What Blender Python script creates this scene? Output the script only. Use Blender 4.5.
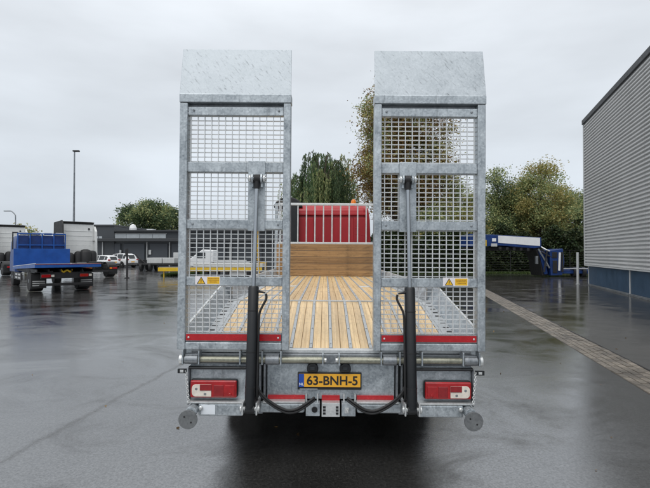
import bpy, bmesh, math, random
from mathutils import Vector, Matrix
R = math.radians
random.seed(7)
for o in list(bpy.data.objects):
    bpy.data.objects.remove(o)
S = bpy.context.scene
C = S.collection

# ------------------------------------------------------------------ camera
CAM_Z, F, PITCH = 1.72, 482.0, math.atan(9 / 482)
cd = bpy.data.cameras.new('camera')
cam = bpy.data.objects.new('camera', cd)
C.objects.link(cam)
cam.location = (0, 0, CAM_Z)
cam.rotation_euler = (R(90) + PITCH, 0, 0)
cd.sensor_width = 36
cd.lens = 36 * F / 650
cd.clip_start, cd.clip_end = 0.05, 3000
S.camera = cam

# ------------------------------------------------------------------ sky, sun, exposure
SUN_EL, SUN_AZ = R(58), R(200)          # soft light, behind and above the viewer
w = bpy.data.worlds.new('World')
S.world = w
w.use_nodes = True
nt = w.node_tree
nt.nodes.clear()
def N(tree, typ, **kw):
    n = tree.nodes.new(typ)
    for k, v in kw.items():
        setattr(n, k, v)
    return n
sky = N(nt, 'ShaderNodeTexSky', sky_type='NISHITA', sun_disc=False)
sky.sun_elevation, sky.sun_rotation = SUN_EL, SUN_AZ
hs = N(nt, 'ShaderNodeHueSaturation')
hs.inputs['Saturation'].default_value = 0.12
nt.links.new(sky.outputs[0], hs.inputs['Color'])
tc = N(nt, 'ShaderNodeTexCoord')
sep = N(nt, 'ShaderNodeSeparateXYZ')
nt.links.new(tc.outputs['Generated'], sep.inputs[0])
cr = N(nt, 'ShaderNodeValToRGB')            # overcast cloud deck: brighter towards the zenith all round
cr.color_ramp.elements[0].position = 0.0
cr.color_ramp.elements[0].color = (0.585, 0.65, 0.72, 1)
cr.color_ramp.elements[1].position = 1.0
cr.color_ramp.elements[1].color = (1.25, 1.25, 1.25, 1)
e = cr.color_ramp.elements.new(0.42)
e.color = (0.775, 0.825, 0.885, 1)
nt.links.new(sep.outputs['Z'], cr.inputs[0])
mp = N(nt, 'ShaderNodeMapping')
mp.inputs['Scale'].default_value = (1.0, 1.0, 3.2)
nt.links.new(tc.outputs['Generated'], mp.inputs[0])
nz = N(nt, 'ShaderNodeTexNoise')
nz.inputs['Scale'].default_value = 1.9
nz.inputs['Detail'].default_value = 5
nt.links.new(mp.outputs[0], nz.inputs['Vector'])
mr = N(nt, 'ShaderNodeMapRange')
mr.inputs[1].default_value, mr.inputs[2].default_value = 0.3, 0.7
mr.inputs[3].default_value, mr.inputs[4].default_value = 8.4, 11.4
nt.links.new(nz.outputs[0], mr.inputs[0])
vm = N(nt, 'ShaderNodeVectorMath', operation='SCALE')
nt.links.new(cr.outputs[0], vm.inputs[0])
nt.links.new(mr.outputs[0], vm.inputs['Scale'])
mx = N(nt, 'ShaderNodeMix', data_type='RGBA')
mx.inputs[0].default_value = 0.88
nt.links.new(hs.outputs[0], mx.inputs[6])
nt.links.new(vm.outputs[0], mx.inputs[7])
bg = N(nt, 'ShaderNodeBackground')
bg.inputs[1].default_value = 0.1
nt.links.new(mx.outputs[2], bg.inputs[0])
wo = N(nt, 'ShaderNodeOutputWorld')
nt.links.new(bg.outputs[0], wo.inputs[0])

sd = bpy.data.lights.new('sun', 'SUN')
sd.energy, sd.angle, sd.color = 1.3, R(50), (1.0, 0.985, 0.96)
so = bpy.data.objects.new('sun', sd)
C.objects.link(so)
so.rotation_euler = Vector((math.cos(SUN_EL) * math.sin(SUN_AZ), math.cos(SUN_EL) * math.cos(SUN_AZ), math.sin(SUN_EL))).to_track_quat('Z', 'Y').to_euler()
so.location = (-8, -20, 30)

S.view_settings.view_transform = 'Standard'
S.view_settings.look = 'None'
S.view_settings.exposure = 0.12
S.view_settings.gamma = 1.0
S.view_settings.use_curve_mapping = False
S.render.engine = 'CYCLES'
S.render.resolution_x, S.render.resolution_y = 1024, 769

# ------------------------------------------------------------------ helpers: placement
def zz(py, Y):
    return CAM_Z + Y * math.tan(PITCH + math.atan((244 - py) / F))
def xx(px, Y):
    return (px - 325) / F * Y
def at(px, py, Y):
    return Vector((xx(px, Y), Y, zz(py, Y)))
def gx(px, Y):
    return Vector((xx(px, Y), Y, 0))

# ------------------------------------------------------------------ helpers: mesh
class MB:
    def __init__(s):
        s.v, s.f, s.m = [], [], []
    def add(s, vs, fs, m=0):
        b = len(s.v)
        s.v += [tuple(q) for q in vs]
        for f in fs:
            s.f.append([b + i for i in f])
            s.m.append(m)
    def bx(s, x0, x1, y0, y1, z0, z1, m=0, M=None):
        x0, x1 = min(x0, x1), max(x0, x1)
        vs = [Vector((x, y, z)) for z in (z0, z1) for y in (y0, y1) for x in (x0, x1)]
        if M is not None:
            vs = [M @ q for q in vs]
        s.add(vs, [(0, 2, 3, 1), (4, 5, 7, 6), (0, 1, 5, 4), (2, 6, 7, 3), (0, 4, 6, 2), (1, 3, 7, 5)], m)
        return s
    def tube(s, pts, r, n=12, m=0, cap=True):
        pts = [Vector(p) for p in pts]
        rs = r if isinstance(r, (list, tuple)) else [r] * len(pts)
        rings = []
        up = None
        for i, p in enumerate(pts):
            t = (pts[min(i + 1, len(pts) - 1)] - pts[max(i - 1, 0)])
            t = t.normalized() if t.length > 1e-9 else Vector((0, 0, 1))
            if up is None:
                up = t.orthogonal().normalized()
            else:
                up = (up - t * up.dot(t))
                up = up.normalized() if up.length > 1e-6 else t.orthogonal().normalized()
            sd_ = t.cross(up)
            rings.append([p + (up * math.cos(2 * math.pi * k / n) + sd_ * math.sin(2 * math.pi * k / n)) * rs[i] for k in range(n)])
        vs = [q for rg in rings for q in rg]
        fs = []
        for i in range(len(pts) - 1):
            for k in range(n):
                a, b = i * n + k, i * n + (k + 1) % n
                fs.append((a, b, b + n, a + n))
        if cap:
            fs.append(tuple(range(n - 1, -1, -1)))
            fs.append(tuple((len(pts) - 1) * n + k for k in range(n)))
        s.add(vs, fs, m)
        return s
    def cyl(s, p0, p1, r, n=16, m=0):
        return s.tube([p0, p1], r, n, m)
    def lathe(s, c, axis, prof, n=24, m=0):
        # prof: list of (offset along axis, radius)
        ax = Vector(axis).normalized()
        c = Vector(c)
        return s.tube_prof(c, ax, prof, n, m)
    def tube_prof(s, c, ax, prof, n, m):
        u = ax.orthogonal().normalized()
        v = ax.cross(u)
        vs = [c + ax * a + (u * math.cos(2 * math.pi * k / n) + v * math.sin(2 * math.pi * k / n)) * r for a, r in prof for k in range(n)]
        fs = []
        for i in range(len(prof) - 1):
            for k in range(n):
                a, b = i * n + k, i * n + (k + 1) % n
                fs.append((a, b, b + n, a + n))
        fs.append(tuple(range(n - 1, -1, -1)))
        fs.append(tuple((len(prof) - 1) * n + k for k in range(n)))
        s.add(vs, fs, m)
        return s
    def prism(s, poly, fn0, fn1, m=0):
        # poly 2-D points; fn0/fn1 map (a, b) to the two end faces
        n = len(poly)
        vs = [fn0(a, b) for a, b in poly] + [fn1(a, b) for a, b in poly]
        fs = [tuple(range(n - 1, -1, -1)), tuple(range(n, 2 * n))]
        fs += [(i, (i + 1) % n, n + (i + 1) % n, n + i) for i in range(n)]
        s.add(vs, fs, m)
        return s
    def mesh(s, name, mats):
        me = bpy.data.meshes.new(name)
        me.from_pydata(s.v, [], s.f)
        for m in (mats if isinstance(mats, (list, tuple)) else [mats]):
            me.materials.append(m)
        me.polygons.foreach_set('material_index', s.m)
        bm = bmesh.new()
        bm.from_mesh(me)
        bmesh.ops.recalc_face_normals(bm, faces=bm.faces)
        bm.to_mesh(me)
        bm.free()
        return me
    def build(s, name, mats, parent=None, bevel=0.0, smooth=False, seg=2):
        o = bpy.data.objects.new(name, s.mesh(name, mats))
        C.objects.link(o)
        o.parent = parent
        if bevel:
            b = o.modifiers.new('bevel', 'BEVEL')
            b.width, b.segments, b.limit_method, b.angle_limit = bevel, seg, 'ANGLE', R(35)
        if smooth:
            o.data.polygons.foreach_set('use_smooth', [True] * len(o.data.polygons))
            try:
                o.data.set_sharp_from_angle(angle=R(40))
            except Exception:
                pass
        return o
def tag(o, label=None, cat=None, group=None, kind=None):
    if label: o['label'] = label
    if cat: o['category'] = cat
    if group: o['group'] = group
    if kind: o['kind'] = kind
    return o
def empty(name, loc=(0, 0, 0), rz=0, parent=None):
    o = bpy.data.objects.new(name, None)
    C.objects.link(o)
    o.location = loc
    o.rotation_euler = (0, 0, rz)
    o.empty_display_size = 0.2
    o.parent = parent
    return o
def inst(src, loc, parent, rot=None):
    o = src.copy()
    C.objects.link(o)
    o.parent = parent
    o.location = loc
    if rot is not None:
        o.rotation_euler = rot
    return o
def text_faces(txt, size, off=0.0):
    cu = bpy.data.curves.new('t', 'FONT')
    cu.body, cu.size = txt, size
    cu.offset = off
    cu.align_x, cu.align_y = 'CENTER', 'CENTER'
    o = bpy.data.objects.new('t', cu)
    C.objects.link(o)
    bpy.context.view_layer.update()
    me = bpy.data.meshes.new_from_object(o.evaluated_get(bpy.context.evaluated_depsgraph_get()))
    vs = [q.co.copy() for q in me.vertices]
    fs = [tuple(p.vertices) for p in me.polygons]
    bpy.data.objects.remove(o)
    bpy.data.curves.remove(cu)
    bpy.data.meshes.remove(me)
    return vs, fs

# ------------------------------------------------------------------ helpers: materials
def ramp(t, pts):
    r = N(t, 'ShaderNodeValToRGB')
    el = r.color_ramp.elements
    el[0].position, el[0].color = pts[0][0], (*pts[0][1], 1)
    el[1].position, el[1].color = pts[-1][0], (*pts[-1][1], 1)
    for p, c in pts[1:-1]:
        q = el.new(p)
        q.color = (*c, 1)
    return r
def g3(x):
    return (x, x, x)
def noise(t, vec, scale, detail=6, rough=0.6, dist=0.0):
    n = N(t, 'ShaderNodeTexNoise')
    n.inputs['Scale'].default_value = scale
    n.inputs['Detail'].default_value = detail
    n.inputs['Roughness'].default_value = rough
    n.inputs['Distortion'].default_value = dist
    t.links.new(vec, n.inputs['Vector'])
    return n
def mapped(t, scale=(1, 1, 1), rot=(0, 0, 0), src='Object'):
    c = N(t, 'ShaderNodeTexCoord')
    m = N(t, 'ShaderNodeMapping')
    m.inputs['Scale'].default_value = scale
    m.inputs['Rotation'].default_value = rot
    t.links.new(c.outputs[src], m.inputs[0])
    return m.outputs[0]
def newmat(name):
    m = bpy.data.materials.new(name)
    m.use_nodes = True
    t = m.node_tree
    return m, t, t.nodes['Principled BSDF']
def mix(t, a, b, fac, mode='MIX'):
    n = N(t, 'ShaderNodeMix', data_type='RGBA', blend_type=mode)
    for sock, val in ((n.inputs[6], a), (n.inputs[7], b)):
        if isinstance(val, tuple):
            sock.default_value = (*val, 1)
        else:
            t.links.new(val, sock)
    if isinstance(fac, (int, float)):
        n.inputs[0].default_value = fac
    else:
        t.links.new(fac, n.inputs[0])
    return n.outputs[2]
def bump(t, p, h, strength, dist=0.01):
    b = N(t, 'ShaderNodeBump')
    b.inputs['Strength'].default_value = strength
    b.inputs['Distance'].default_value = dist
    t.links.new(h, b.inputs['Height'])
    t.links.new(b.outputs[0], p.inputs['Normal'])

def simple(name, col, rough=0.5, metal=0.0, var=0.15, scale=6.0, dirt=0.0, dirtcol=(0.08, 0.075, 0.07), coat=0.0, b=0.0):
    m, t, p = newmat(name)
    v = mapped(t)
    n = noise(t, v, scale, 8, 0.65)
    lo = tuple(max(0, c * (1 - var)) for c in col)
    hi = tuple(min(1, c * (1 + var)) for c in col)
    r = ramp(t, [(0.3, lo), (0.7, hi)])
    t.links.new(n.outputs[0], r.inputs[0])
    out = r.outputs[0]
    if dirt:
        n2 = noise(t, mapped(t, (3, 3, 0.7)), scale * 0.6, 8, 0.7, 0.6)
        r2 = ramp(t, [(0.5, g3(0)), (0.75, g3(dirt))])
        t.links.new(n2.outputs[0], r2.inputs[0])
        out = mix(t, out, dirtcol, r2.outputs[0])
    t.links.new(out, p.inputs['Base Color'])
    rr = ramp(t, [(0.3, g3(max(0.03, rough * 0.8))), (0.7, g3(min(1, rough * 1.2)))])
    t.links.new(n.outputs[0], rr.inputs[0])
    t.links.new(rr.outputs[0], p.inputs['Roughness'])
    p.inputs['Metallic'].default_value = metal
    p.inputs['Coat Weight'].default_value = coat
    if b:
        n3 = noise(t, v, scale * 8, 4)
        bump(t, p, n3.outputs[0], b)
    return m

def galvanized(name, dark, light, streak=0.25, rot=(0, 0, 0), metal=0.6, rough=0.40, ss=(26, 26, 2.2)):
    m, t, p = newmat(name)
    v = mapped(t)
    vo = N(t, 'ShaderNodeTexVoronoi')
    vo.inputs['Scale'].default_value = 70
    t.links.new(v, vo.inputs['Vector'])
    n1 = noise(t, v, 5, 9, 0.72, 0.6)
    bw = N(t, 'ShaderNodeRGBToBW')
    t.links.new(vo.outputs['Color'], bw.inputs[0])
    a = N(t, 'ShaderNodeMath', operation='MULTIPLY_ADD')
    t.links.new(bw.outputs[0], a.inputs[0])
    a.inputs[1].default_value = 0.22
    t.links.new(n1.outputs[0], a.inputs[2])
    r = ramp(t, [(0.38, dark), (0.85, light)])
    t.links.new(a.outputs[0], r.inputs[0])
    m2 = N(t, 'ShaderNodeMapping')
    m2.inputs['Scale'].default_value = ss
    t.links.new(mapped(t, (1, 1, 1), rot), m2.inputs[0])
    n2 = noise(t, m2.outputs[0], 1.3, 8, 0.7, 0.3)
    r2 = ramp(t, [(0.56, g3(0)), (0.70, g3(streak))])
    t.links.new(n2.outputs[0], r2.inputs[0])
    c = mix(t, r.outputs[0], tuple(x * 0.35 for x in dark), r2.outputs[0])
    t.links.new(c, p.inputs['Base Color'])
    p.inputs['Metallic'].default_value = metal
    rr = ramp(t, [(0.35, g3(rough * 0.75)), (0.8, g3(min(1, rough * 1.35)))])
    t.links.new(a.outputs[0], rr.inputs[0])
    t.links.new(rr.outputs[0], p.inputs['Roughness'])
    n3 = noise(t, v, 45, 5)
    bump(t, p, n3.outputs[0], 0.12, 0.004)
    return m

def wood(name, dark, light, axis='y', rough=0.45):
    m, t, p = newmat(name)
    sc = (120, 1.0, 120) if axis == 'y' else (0.8, 95, 95)
    v = mapped(t, sc)
    oi = N(t, 'ShaderNodeObjectInfo')
    cmb = N(t, 'ShaderNodeVectorMath', operation='ADD')
    sc2 = N(t, 'ShaderNodeVectorMath', operation='SCALE')
    cx = N(t, 'ShaderNodeCombineXYZ')
    for i in range(3):
        t.links.new(oi.outputs['Random'], cx.inputs[i])
    t.links.new(cx.outputs[0], sc2.inputs[0])
    sc2.inputs['Scale'].default_value = 91.0
    t.links.new(v, cmb.inputs[0])
    t.links.new(sc2.outputs[0], cmb.inputs[1])
    n1 = noise(t, cmb.outputs[0], 1.0, 7, 0.6, 0.5)
    n2 = noise(t, cmb.outputs[0], 0.22, 4, 0.6, 0.3)
    r = ramp(t, [(0.34, dark), (0.5, tuple((a + b) / 2 for a, b in zip(dark, light))), (0.66, light)])
    t.links.new(n1.outputs[0], r.inputs[0])
    r2 = ramp(t, [(0.35, g3(0.84)), (0.65, g3(1.06))])
    t.links.new(n2.outputs[0], r2.inputs[0])
    c = mix(t, r.outputs[0], r2.outputs[0], 1.0, 'MULTIPLY')
    rv = ramp(t, [(0.0, (0.86, 0.84, 0.82)), (1.0, (1.06, 1.04, 1.0))])
    t.links.new(oi.outputs['Random'], rv.inputs[0])
    c = mix(t, c, rv.outputs[0], 1.0, 'MULTIPLY')
    # knots and soiled patches
    n4 = noise(t, mapped(t, (3, 1.5, 3) if axis == 'y' else (1.5, 3, 3)), 2.2, 7, 0.7, 0.6)
    r4 = ramp(t, [(0.50, g3(0)), (0.68, g3(0.6))])
    t.links.new(n4.outputs[0], r4.inputs[0])
    c = mix(t, c, tuple(x * 0.45 for x in dark), r4.outputs[0])
    t.links.new(c, p.inputs['Base Color'])
    p.inputs['Roughness'].default_value = rough
    bump(t, p, n1.outputs[0], 0.25, 0.004)
    return m

def foliage(name, c1, c2, c3, trans=0.38):
    m, t, p = newmat(name)
    g = N(t, 'ShaderNodeNewGeometry')
    r = ramp(t, [(0.0, c1), (0.5, c2), (1.0, c3)])
    t.links.new(g.outputs['Random Per Island'], r.inputs[0])
    t.links.new(r.outputs[0], p.inputs['Base Color'])
    p.inputs['Roughness'].default_value = 0.55
    p.inputs['Specular IOR Level'].default_value = 0.3
    tr = N(t, 'ShaderNodeBsdfTranslucent')
    t.links.new(r.outputs[0], tr.inputs[0])
    ms = N(t, 'ShaderNodeMixShader')
    ms.inputs[0].default_value = trans
    t.links.new(p.outputs[0], ms.inputs[1])
    t.links.new(tr.outputs[0], ms.inputs[2])
    t.links.new(ms.outputs[0], t.nodes['Material Output'].inputs[0])
    return m

def wet_ground(name, c_lo, c_hi, rough_lo, rough_hi, agg=90.0, seam=False, bstr=0.35, ior=1.9):
    m, t, p = newmat(name)
    v = mapped(t)
    big = noise(t, mapped(t, (0.62, 0.85, 1)), 1.0, 12, 0.70, 0.9)       # where the water film is thin or thick
    mid = noise(t, v, 1.6, 10, 0.7, 0.2)
    fine = noise(t, v, agg, 6, 0.85)
    r = ramp(t, [(0.3, c_lo), (0.7, c_hi)])
    t.links.new(mid.outputs[0], r.inputs[0])
    rf = ramp(t, [(0.36, g3(0.35)), (0.52, g3(1.0)), (0.60, g3(1.5)), (0.68, g3(5.0))])
    t.links.new(fine.outputs[0], rf.inputs[0])
    c = mix(t, r.outputs[0], rf.outputs[0], 1.0, 'MULTIPLY')
    if seam:
        # an old paving joint that runs away from the viewer on the left, ragged and dark
        sx = N(t, 'ShaderNodeSeparateXYZ')
        t.links.new(v, sx.inputs[0])
        jn = noise(t, v, 2.5, 8, 0.75)
        def mth(op, a, b=None, c_=None):
            n = N(t, 'ShaderNodeMath', operation=op)
            for k, q in enumerate((a, b, c_)):
                if q is None: continue
                if isinstance(q, (int, float)): n.inputs[k].default_value = q
                else: t.links.new(q, n.inputs[k])
            return n.outputs[0]
        a = mth('ADD', mth('MULTIPLY_ADD', sx.outputs['Y'], -0.128, sx.outputs['X']), 3.07)
        k = mth('ABSOLUTE', mth('MULTIPLY_ADD', jn.outputs[0], 0.22, a))
        jn2 = noise(t, v, 11, 6, 0.8)
        k2 = mth('ADD', k, mth('MULTIPLY', jn2.outputs[0], 0.07))
        sr = ramp(t, [(0.03, g3(0.55)), (0.095, g3(0.0))])
        t.links.new(k2, sr.inputs[0])
        c = mix(t, c, (0.016, 0.0155, 0.015), sr.outputs[0])
    t.links.new(c, p.inputs['Base Color'])
    rr = ramp(t, [(0.34, g3(rough_hi)), (0.47, g3((rough_hi + rough_lo) / 2)), (0.60, g3(rough_lo))])
    t.links.new(big.outputs[0], rr.inputs[0])
    rn = mix(t, rr.outputs[0], g3(0.5), sr.outputs[0]) if seam else rr.outputs[0]
    t.links.new(rn, p.inputs['Roughness'])
    p.inputs['IOR'].default_value = ior
    sg = ramp(t, [(0.36, g3(0.50)), (0.48, g3(0.90)), (0.60, g3(1.0))])
    t.links.new(fine.outputs[0], sg.inputs[0])
    sp2 = ramp(t, [(0.34, g3(0.32)), (0.41, g3(0.70)), (0.49, g3(1.0))])
    t.links.new(big.outputs[0], sp2.inputs[0])
    spm = mix(t, sg.outputs[0], sp2.outputs[0], 1.0, 'MULTIPLY')
    chip = N(t, 'ShaderNodeTexVoronoi')
    chip.inputs['Scale'].default_value = 75
    t.links.new(v, chip.inputs['Vector'])
    cb = N(t, 'ShaderNodeRGBToBW')
    t.links.new(chip.outputs['Color'], cb.inputs[0])
    cr_ = ramp(t, [(0.2, g3(0.78)), (0.5, g3(1.0)), (0.8, g3(1.15))])
    t.links.new(cb.outputs[0], cr_.inputs[0])
    spm = mix(t, spm, cr_.outputs[0], 1.0, 'MULTIPLY')
    if seam:
        spm = mix(t, spm, g3(0.12), sr.outputs[0])
    t.links.new(spm, p.inputs['Specular IOR Level'])
    h = N(t, 'ShaderNodeMath', operation='MULTIPLY')
    t.links.new(fine.outputs[0], h.inputs[0])
    hr = ramp(t, [(0.34, g3(1.0)), (0.60, g3(0.35))])
    t.links.new(big.outputs[0], hr.inputs[0])
    t.links.new(hr.outputs[0], h.inputs[1])
    bump(t, p, h.outputs[0], bstr, 0.006)
    return m

M = {}
M['asphalt'] = wet_ground('wet_asphalt', (0.022, 0.0215, 0.0205), (0.038, 0.037, 0.0355), 0.07, 0.24, 44, seam=True, bstr=0.22, ior=2.4)
M['concrete'] = wet_ground('wet_concrete', (0.034, 0.031, 0.028), (0.052, 0.047, 0.042), 0.07, 0.24, 55, bstr=0.16, ior=2.4)
def sett_mat():
    m, t, p = newmat('gutter_sett_stone')
    g = N(t, 'ShaderNodeNewGeometry')
    oi = N(t, 'ShaderNodeObjectInfo')
    n1 = noise(t, g.outputs['Position'], 1.7, 9, 0.75, 0.4)
    n2 = noise(t, g.outputs['Position'], 38, 6, 0.8)
    r1 = ramp(t, [(0.32, (0.085, 0.073, 0.060)), (0.52, (0.17, 0.146, 0.118)), (0.72, (0.26, 0.225, 0.185))])
    t.links.new(n1.outputs[0], r1.inputs[0])
    r2 = ramp(t, [(0.34, g3(0.45)), (0.66, g3(1.5))])
    t.links.new(n2.outputs[0], r2.inputs[0])
    r3 = ramp(t, [(0.0, g3(0.7)), (1.0, g3(1.2))])
    t.links.new(oi.outputs['Random'], r3.inputs[0])
    c = mix(t, mix(t, r1.outputs[0], r2.outputs[0], 1.0, 'MULTIPLY'), r3.outputs[0], 1.0, 'MULTIPLY')
    t.links.new(c, p.inputs['Base Color'])
    p.inputs['Roughness'].default_value = 0.42
    bump(t, p, n2.outputs[0], 0.6, 0.006)
    return m
M['sett'] = sett_mat()
M['mortar'] = simple('gutter_joint', (0.075, 0.068, 0.058), 0.6)
M['grass'] = foliage('grass', (0.03, 0.06, 0.015), (0.06, 0.10, 0.025), (0.10, 0.13, 0.04))
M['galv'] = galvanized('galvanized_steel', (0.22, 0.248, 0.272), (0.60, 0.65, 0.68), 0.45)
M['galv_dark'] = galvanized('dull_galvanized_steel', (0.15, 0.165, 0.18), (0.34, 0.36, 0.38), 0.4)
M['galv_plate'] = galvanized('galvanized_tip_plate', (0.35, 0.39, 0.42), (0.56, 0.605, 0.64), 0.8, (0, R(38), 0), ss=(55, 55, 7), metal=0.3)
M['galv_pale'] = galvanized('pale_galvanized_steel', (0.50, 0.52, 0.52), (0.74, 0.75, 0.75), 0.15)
M['grate'] = simple('grating_steel', (0.62, 0.64, 0.65), 0.45, 0.25, 0.1)
M['foot'] = galvanized('worn_foot_steel', (0.10, 0.105, 0.11), (0.20, 0.21, 0.215), 0.4, metal=0.2, rough=0.6)
M['zinc'] = galvanized('yellow_zinc_tube', (0.17, 0.17, 0.135), (0.42, 0.42, 0.34), 0.4)
M['wood'] = wood('pine_deck', (0.60, 0.405, 0.19), (0.88, 0.67, 0.385), 'y', 0.34)
M['wood_dark'] = wood('headboard_wood', (0.23, 0.125, 0.052), (0.46, 0.28, 0.125), 'x', 0.42)
M['strip'] = galvanized('deck_strip', (0.36, 0.38, 0.39), (0.56, 0.58, 0.59), 0.3)
M['black'] = simple('black_paint', (0.008, 0.0095, 0.0115), 0.42, 0, 0.25, 9, 0.06, (0.06, 0.06, 0.06))
M['rubber'] = simple('black_rubber', (0.014, 0.014, 0.015), 0.5, 0, 0.2)
M['tyre'] = simple('tyre_rubber', (0.013, 0.013, 0.014), 0.75, 0, 0.25, 12, b=0.2)
M['chrome'] = simple('chrome_rod', (0.42, 0.44, 0.46), 0.2, 1.0, 0.05)
M['red_refl'] = simple('red_reflector', (0.42, 0.012, 0.018), 0.25, 0, 0.12, 25)
M['red_lens'] = simple('red_lens', (0.38, 0.009, 0.012), 0.10, 0, 0.25, 18, coat=0.6)
M['red_lens2'] = simple('dark_red_lens', (0.25, 0.010, 0.013), 0.12, 0, 0.2, 30, coat=0.6)
M['white_lens'] = simple('white_lens', (0.72, 0.66, 0.58), 0.12, 0, 0.15, 30, coat=0.6)
M['white_refl'] = simple('white_reflector', (0.72, 0.76, 0.80), 0.3, 0, 0.06)
M['plate_y'] = simple('plate_yellow', (0.80, 0.40, 0.03), 0.35, 0, 0.05)
M['plate_b'] = simple('plate_blue', (0.015, 0.07, 0.36), 0.35, 0, 0.05)
M['warn_y'] = simple('label_yellow', (0.78, 0.46, 0.02), 0.4, 0, 0.06)
M['warn_w'] = simple('label_white', (0.75, 0.72, 0.74), 0.4, 0, 0.06)
M['warn_r'] = simple('label_print', (0.30, 0.12, 0.01), 0.5, 0, 0.06)
M['white'] = simple('white_paint', (0.74, 0.75, 0.76), 0.35, 0, 0.04, 3, 0.15, (0.35, 0.35, 0.34))
M['cab_white'] = simple('cab_white_paint', (0.70, 0.71, 0.70), 0.3, 0, 0.05, 2, 0.25, (0.40, 0.39, 0.37))
M['cab_red'] = simple('cab_red_paint', (0.36, 0.011, 0.017), 0.4, 0, 0.12, 2, 0.2, (0.14, 0.01, 0.012))
M['cab_red2'] = simple('cab_red_rib', (0.31, 0.010, 0.015), 0.3, 0, 0.1, 2)
M['blue'] = simple('blue_paint', (0.008, 0.075, 0.30), 0.4, 0, 0.2, 2, 0.2, (0.02, 0.04, 0.14))
M['blue2'] = simple('deep_blue_paint', (0.007, 0.034, 0.15), 0.4, 0, 0.3, 2, 0.5, (0.02, 0.03, 0.07))
M['yellow'] = simple('yellow_paint', (0.62, 0.40, 0.015), 0.4, 0, 0.1, 3, 0.25, (0.2, 0.13, 0.03))
M['orange'] = simple('orange_beacon', (0.75, 0.20, 0.01), 0.25, 0, 0.1)
M['glass'] = simple('dark_glass', (0.025, 0.03, 0.034), 0.06, 0, 0.1)
M['winglass'] = simple('building_glass', (0.40, 0.43, 0.45), 0.08, 0, 0.2, 0.8)
M['chassis'] = simple('dark_chassis', (0.012, 0.012, 0.0135), 0.6, 0, 0.3, 5, 0.25, (0.045, 0.042, 0.04))
M['under'] = simple('underbody', (0.05, 0.05, 0.052), 0.65, 0.2, 0.3)
M['greybox'] = simple('grey_sheet', (0.48, 0.49, 0.49), 0.45, 0, 0.08, 2, 0.3, (0.25, 0.25, 0.24))
M['darkwall'] = simple('dark_cladding', (0.046, 0.052, 0.059), 0.5, 0, 0.12, 0.4)
M['darkwall2'] = simple('dark_door', (0.048, 0.055, 0.066), 0.45, 0, 0.12, 0.4)
M['trim'] = simple('grey_trim', (0.45, 0.46, 0.46), 0.5, 0, 0.08)
M['clad'] = simple('corrugated_cladding', (0.55, 0.555, 0.55), 0.42, 0.0, 0.06, 0.5, 0.12, (0.22, 0.22, 0.21))
M['plinth'] = simple('blue_plinth', (0.040, 0.075, 0.125), 0.35, 0, 0.15, 1.2, 0.3, (0.05, 0.065, 0.085))
M['cap'] = simple('roof_cap', (0.035, 0.038, 0.042), 0.5, 0, 0.1)
M['bark'] = simple('bark', (0.075, 0.058, 0.042), 0.85, 0, 0.4, 9, b=0.5)
M['lf_dark'] = foliage('leaf_dark', (0.037, 0.067, 0.032), (0.070, 0.112, 0.052), (0.117, 0.157, 0.071))  # tree leaf colours lightened and desaturated, with a slight rain haze painted into them
M['lf_mid'] = foliage('leaf_mid', (0.132, 0.200, 0.091), (0.283, 0.338, 0.151), (0.492, 0.483, 0.218))
M['lf_ochre'] = foliage('leaf_ochre', (0.196, 0.202, 0.066), (0.343, 0.304, 0.106), (0.498, 0.404, 0.167))
M['lf_brown'] = foliage('leaf_brown', (0.080, 0.049, 0.020), (0.197, 0.117, 0.042), (0.341, 0.218, 0.081))
M['lf_willow'] = foliage('leaf_willow', (0.054, 0.105, 0.046), (0.114, 0.184, 0.080), (0.232, 0.301, 0.150))
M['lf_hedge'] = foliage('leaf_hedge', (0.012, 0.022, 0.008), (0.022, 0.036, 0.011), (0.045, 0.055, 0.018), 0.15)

# ------------------------------------------------------------------ ground
m = MB(); m.add([(-600, -60, 0), (600, -60, 0), (600, 900, 0), (-600, 900, 0)], [(0, 1, 2, 3)])
tag(m.build('asphalt_yard', M['asphalt']), 'wet grey asphalt yard under the trailer', None, None, 'structure')
def drain(Y, off=0.0):      # the gutter's left edge at distance Y, off = metres to the right of it
    return 2.86 + 0.184 * Y + off * math.sqrt(1 + 0.184 ** 2)
GW = 0.58
m = MB()
m.add([(drain(-6, GW + .006), -6, 0.004), (40, -6, 0.004), (40, 31, 0.004), (drain(31, GW + .006), 31, 0.004)], [(0, 1, 2, 3)])
tag(m.build('concrete_apron', M['concrete']), 'wet brownish concrete apron beside the corrugated warehouse', None, None, 'structure')
ang = -math.atan(0.184)
gut = empty('gutter_strip', (drain(0), 0, 0), ang)
tag(gut, 'strip of worn pale setts crossing the yard beside the trailer', None, None, 'structure')
m = MB(); m.bx(0, GW, -6, 32, -0.05, 0.002); m.build('gutter_bed', M['mortar'], gut)
m = MB(); m.bx(GW - 0.03, GW, -6, 32, -0.03, 0.010); m.build('slot_edge', M['chassis'], gut)
sett_pieces = []
y = -2.0
row = 0
NX = 5
pw = (GW - 0.03) / NX
while y < 31.5:
    L = 0.20
    for i in range(NX):
        dy = (0.10 if i % 2 else 0)
        sett_pieces.append((i * pw + 0.005, y + dy, pw - 0.005, L - 0.005, random.uniform(0.004, 0.011)))
    y += L
def sett_mesh(mb, q):
    x0, y0, a, b, h = q
    i = 0.007
    vs = [(x0, y0, -.02), (x0 + a, y0, -.02), (x0 + a, y0 + b, -.02), (x0, y0 + b, -.02),
          (x0 + i, y0 + i, h), (x0 + a - i, y0 + i, h), (x0 + a - i, y0 + b - i, h + random.uniform(-.002, .002)), (x0 + i, y0 + b - i, h)]
    mb.add(vs, [(4, 5, 6, 7), (0, 1, 5, 4), (1, 2, 6, 5), (2, 3, 7, 6), (3, 0, 4, 7)])
vis = [q for q in sett_pieces if q[1] > 5.2]
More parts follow.
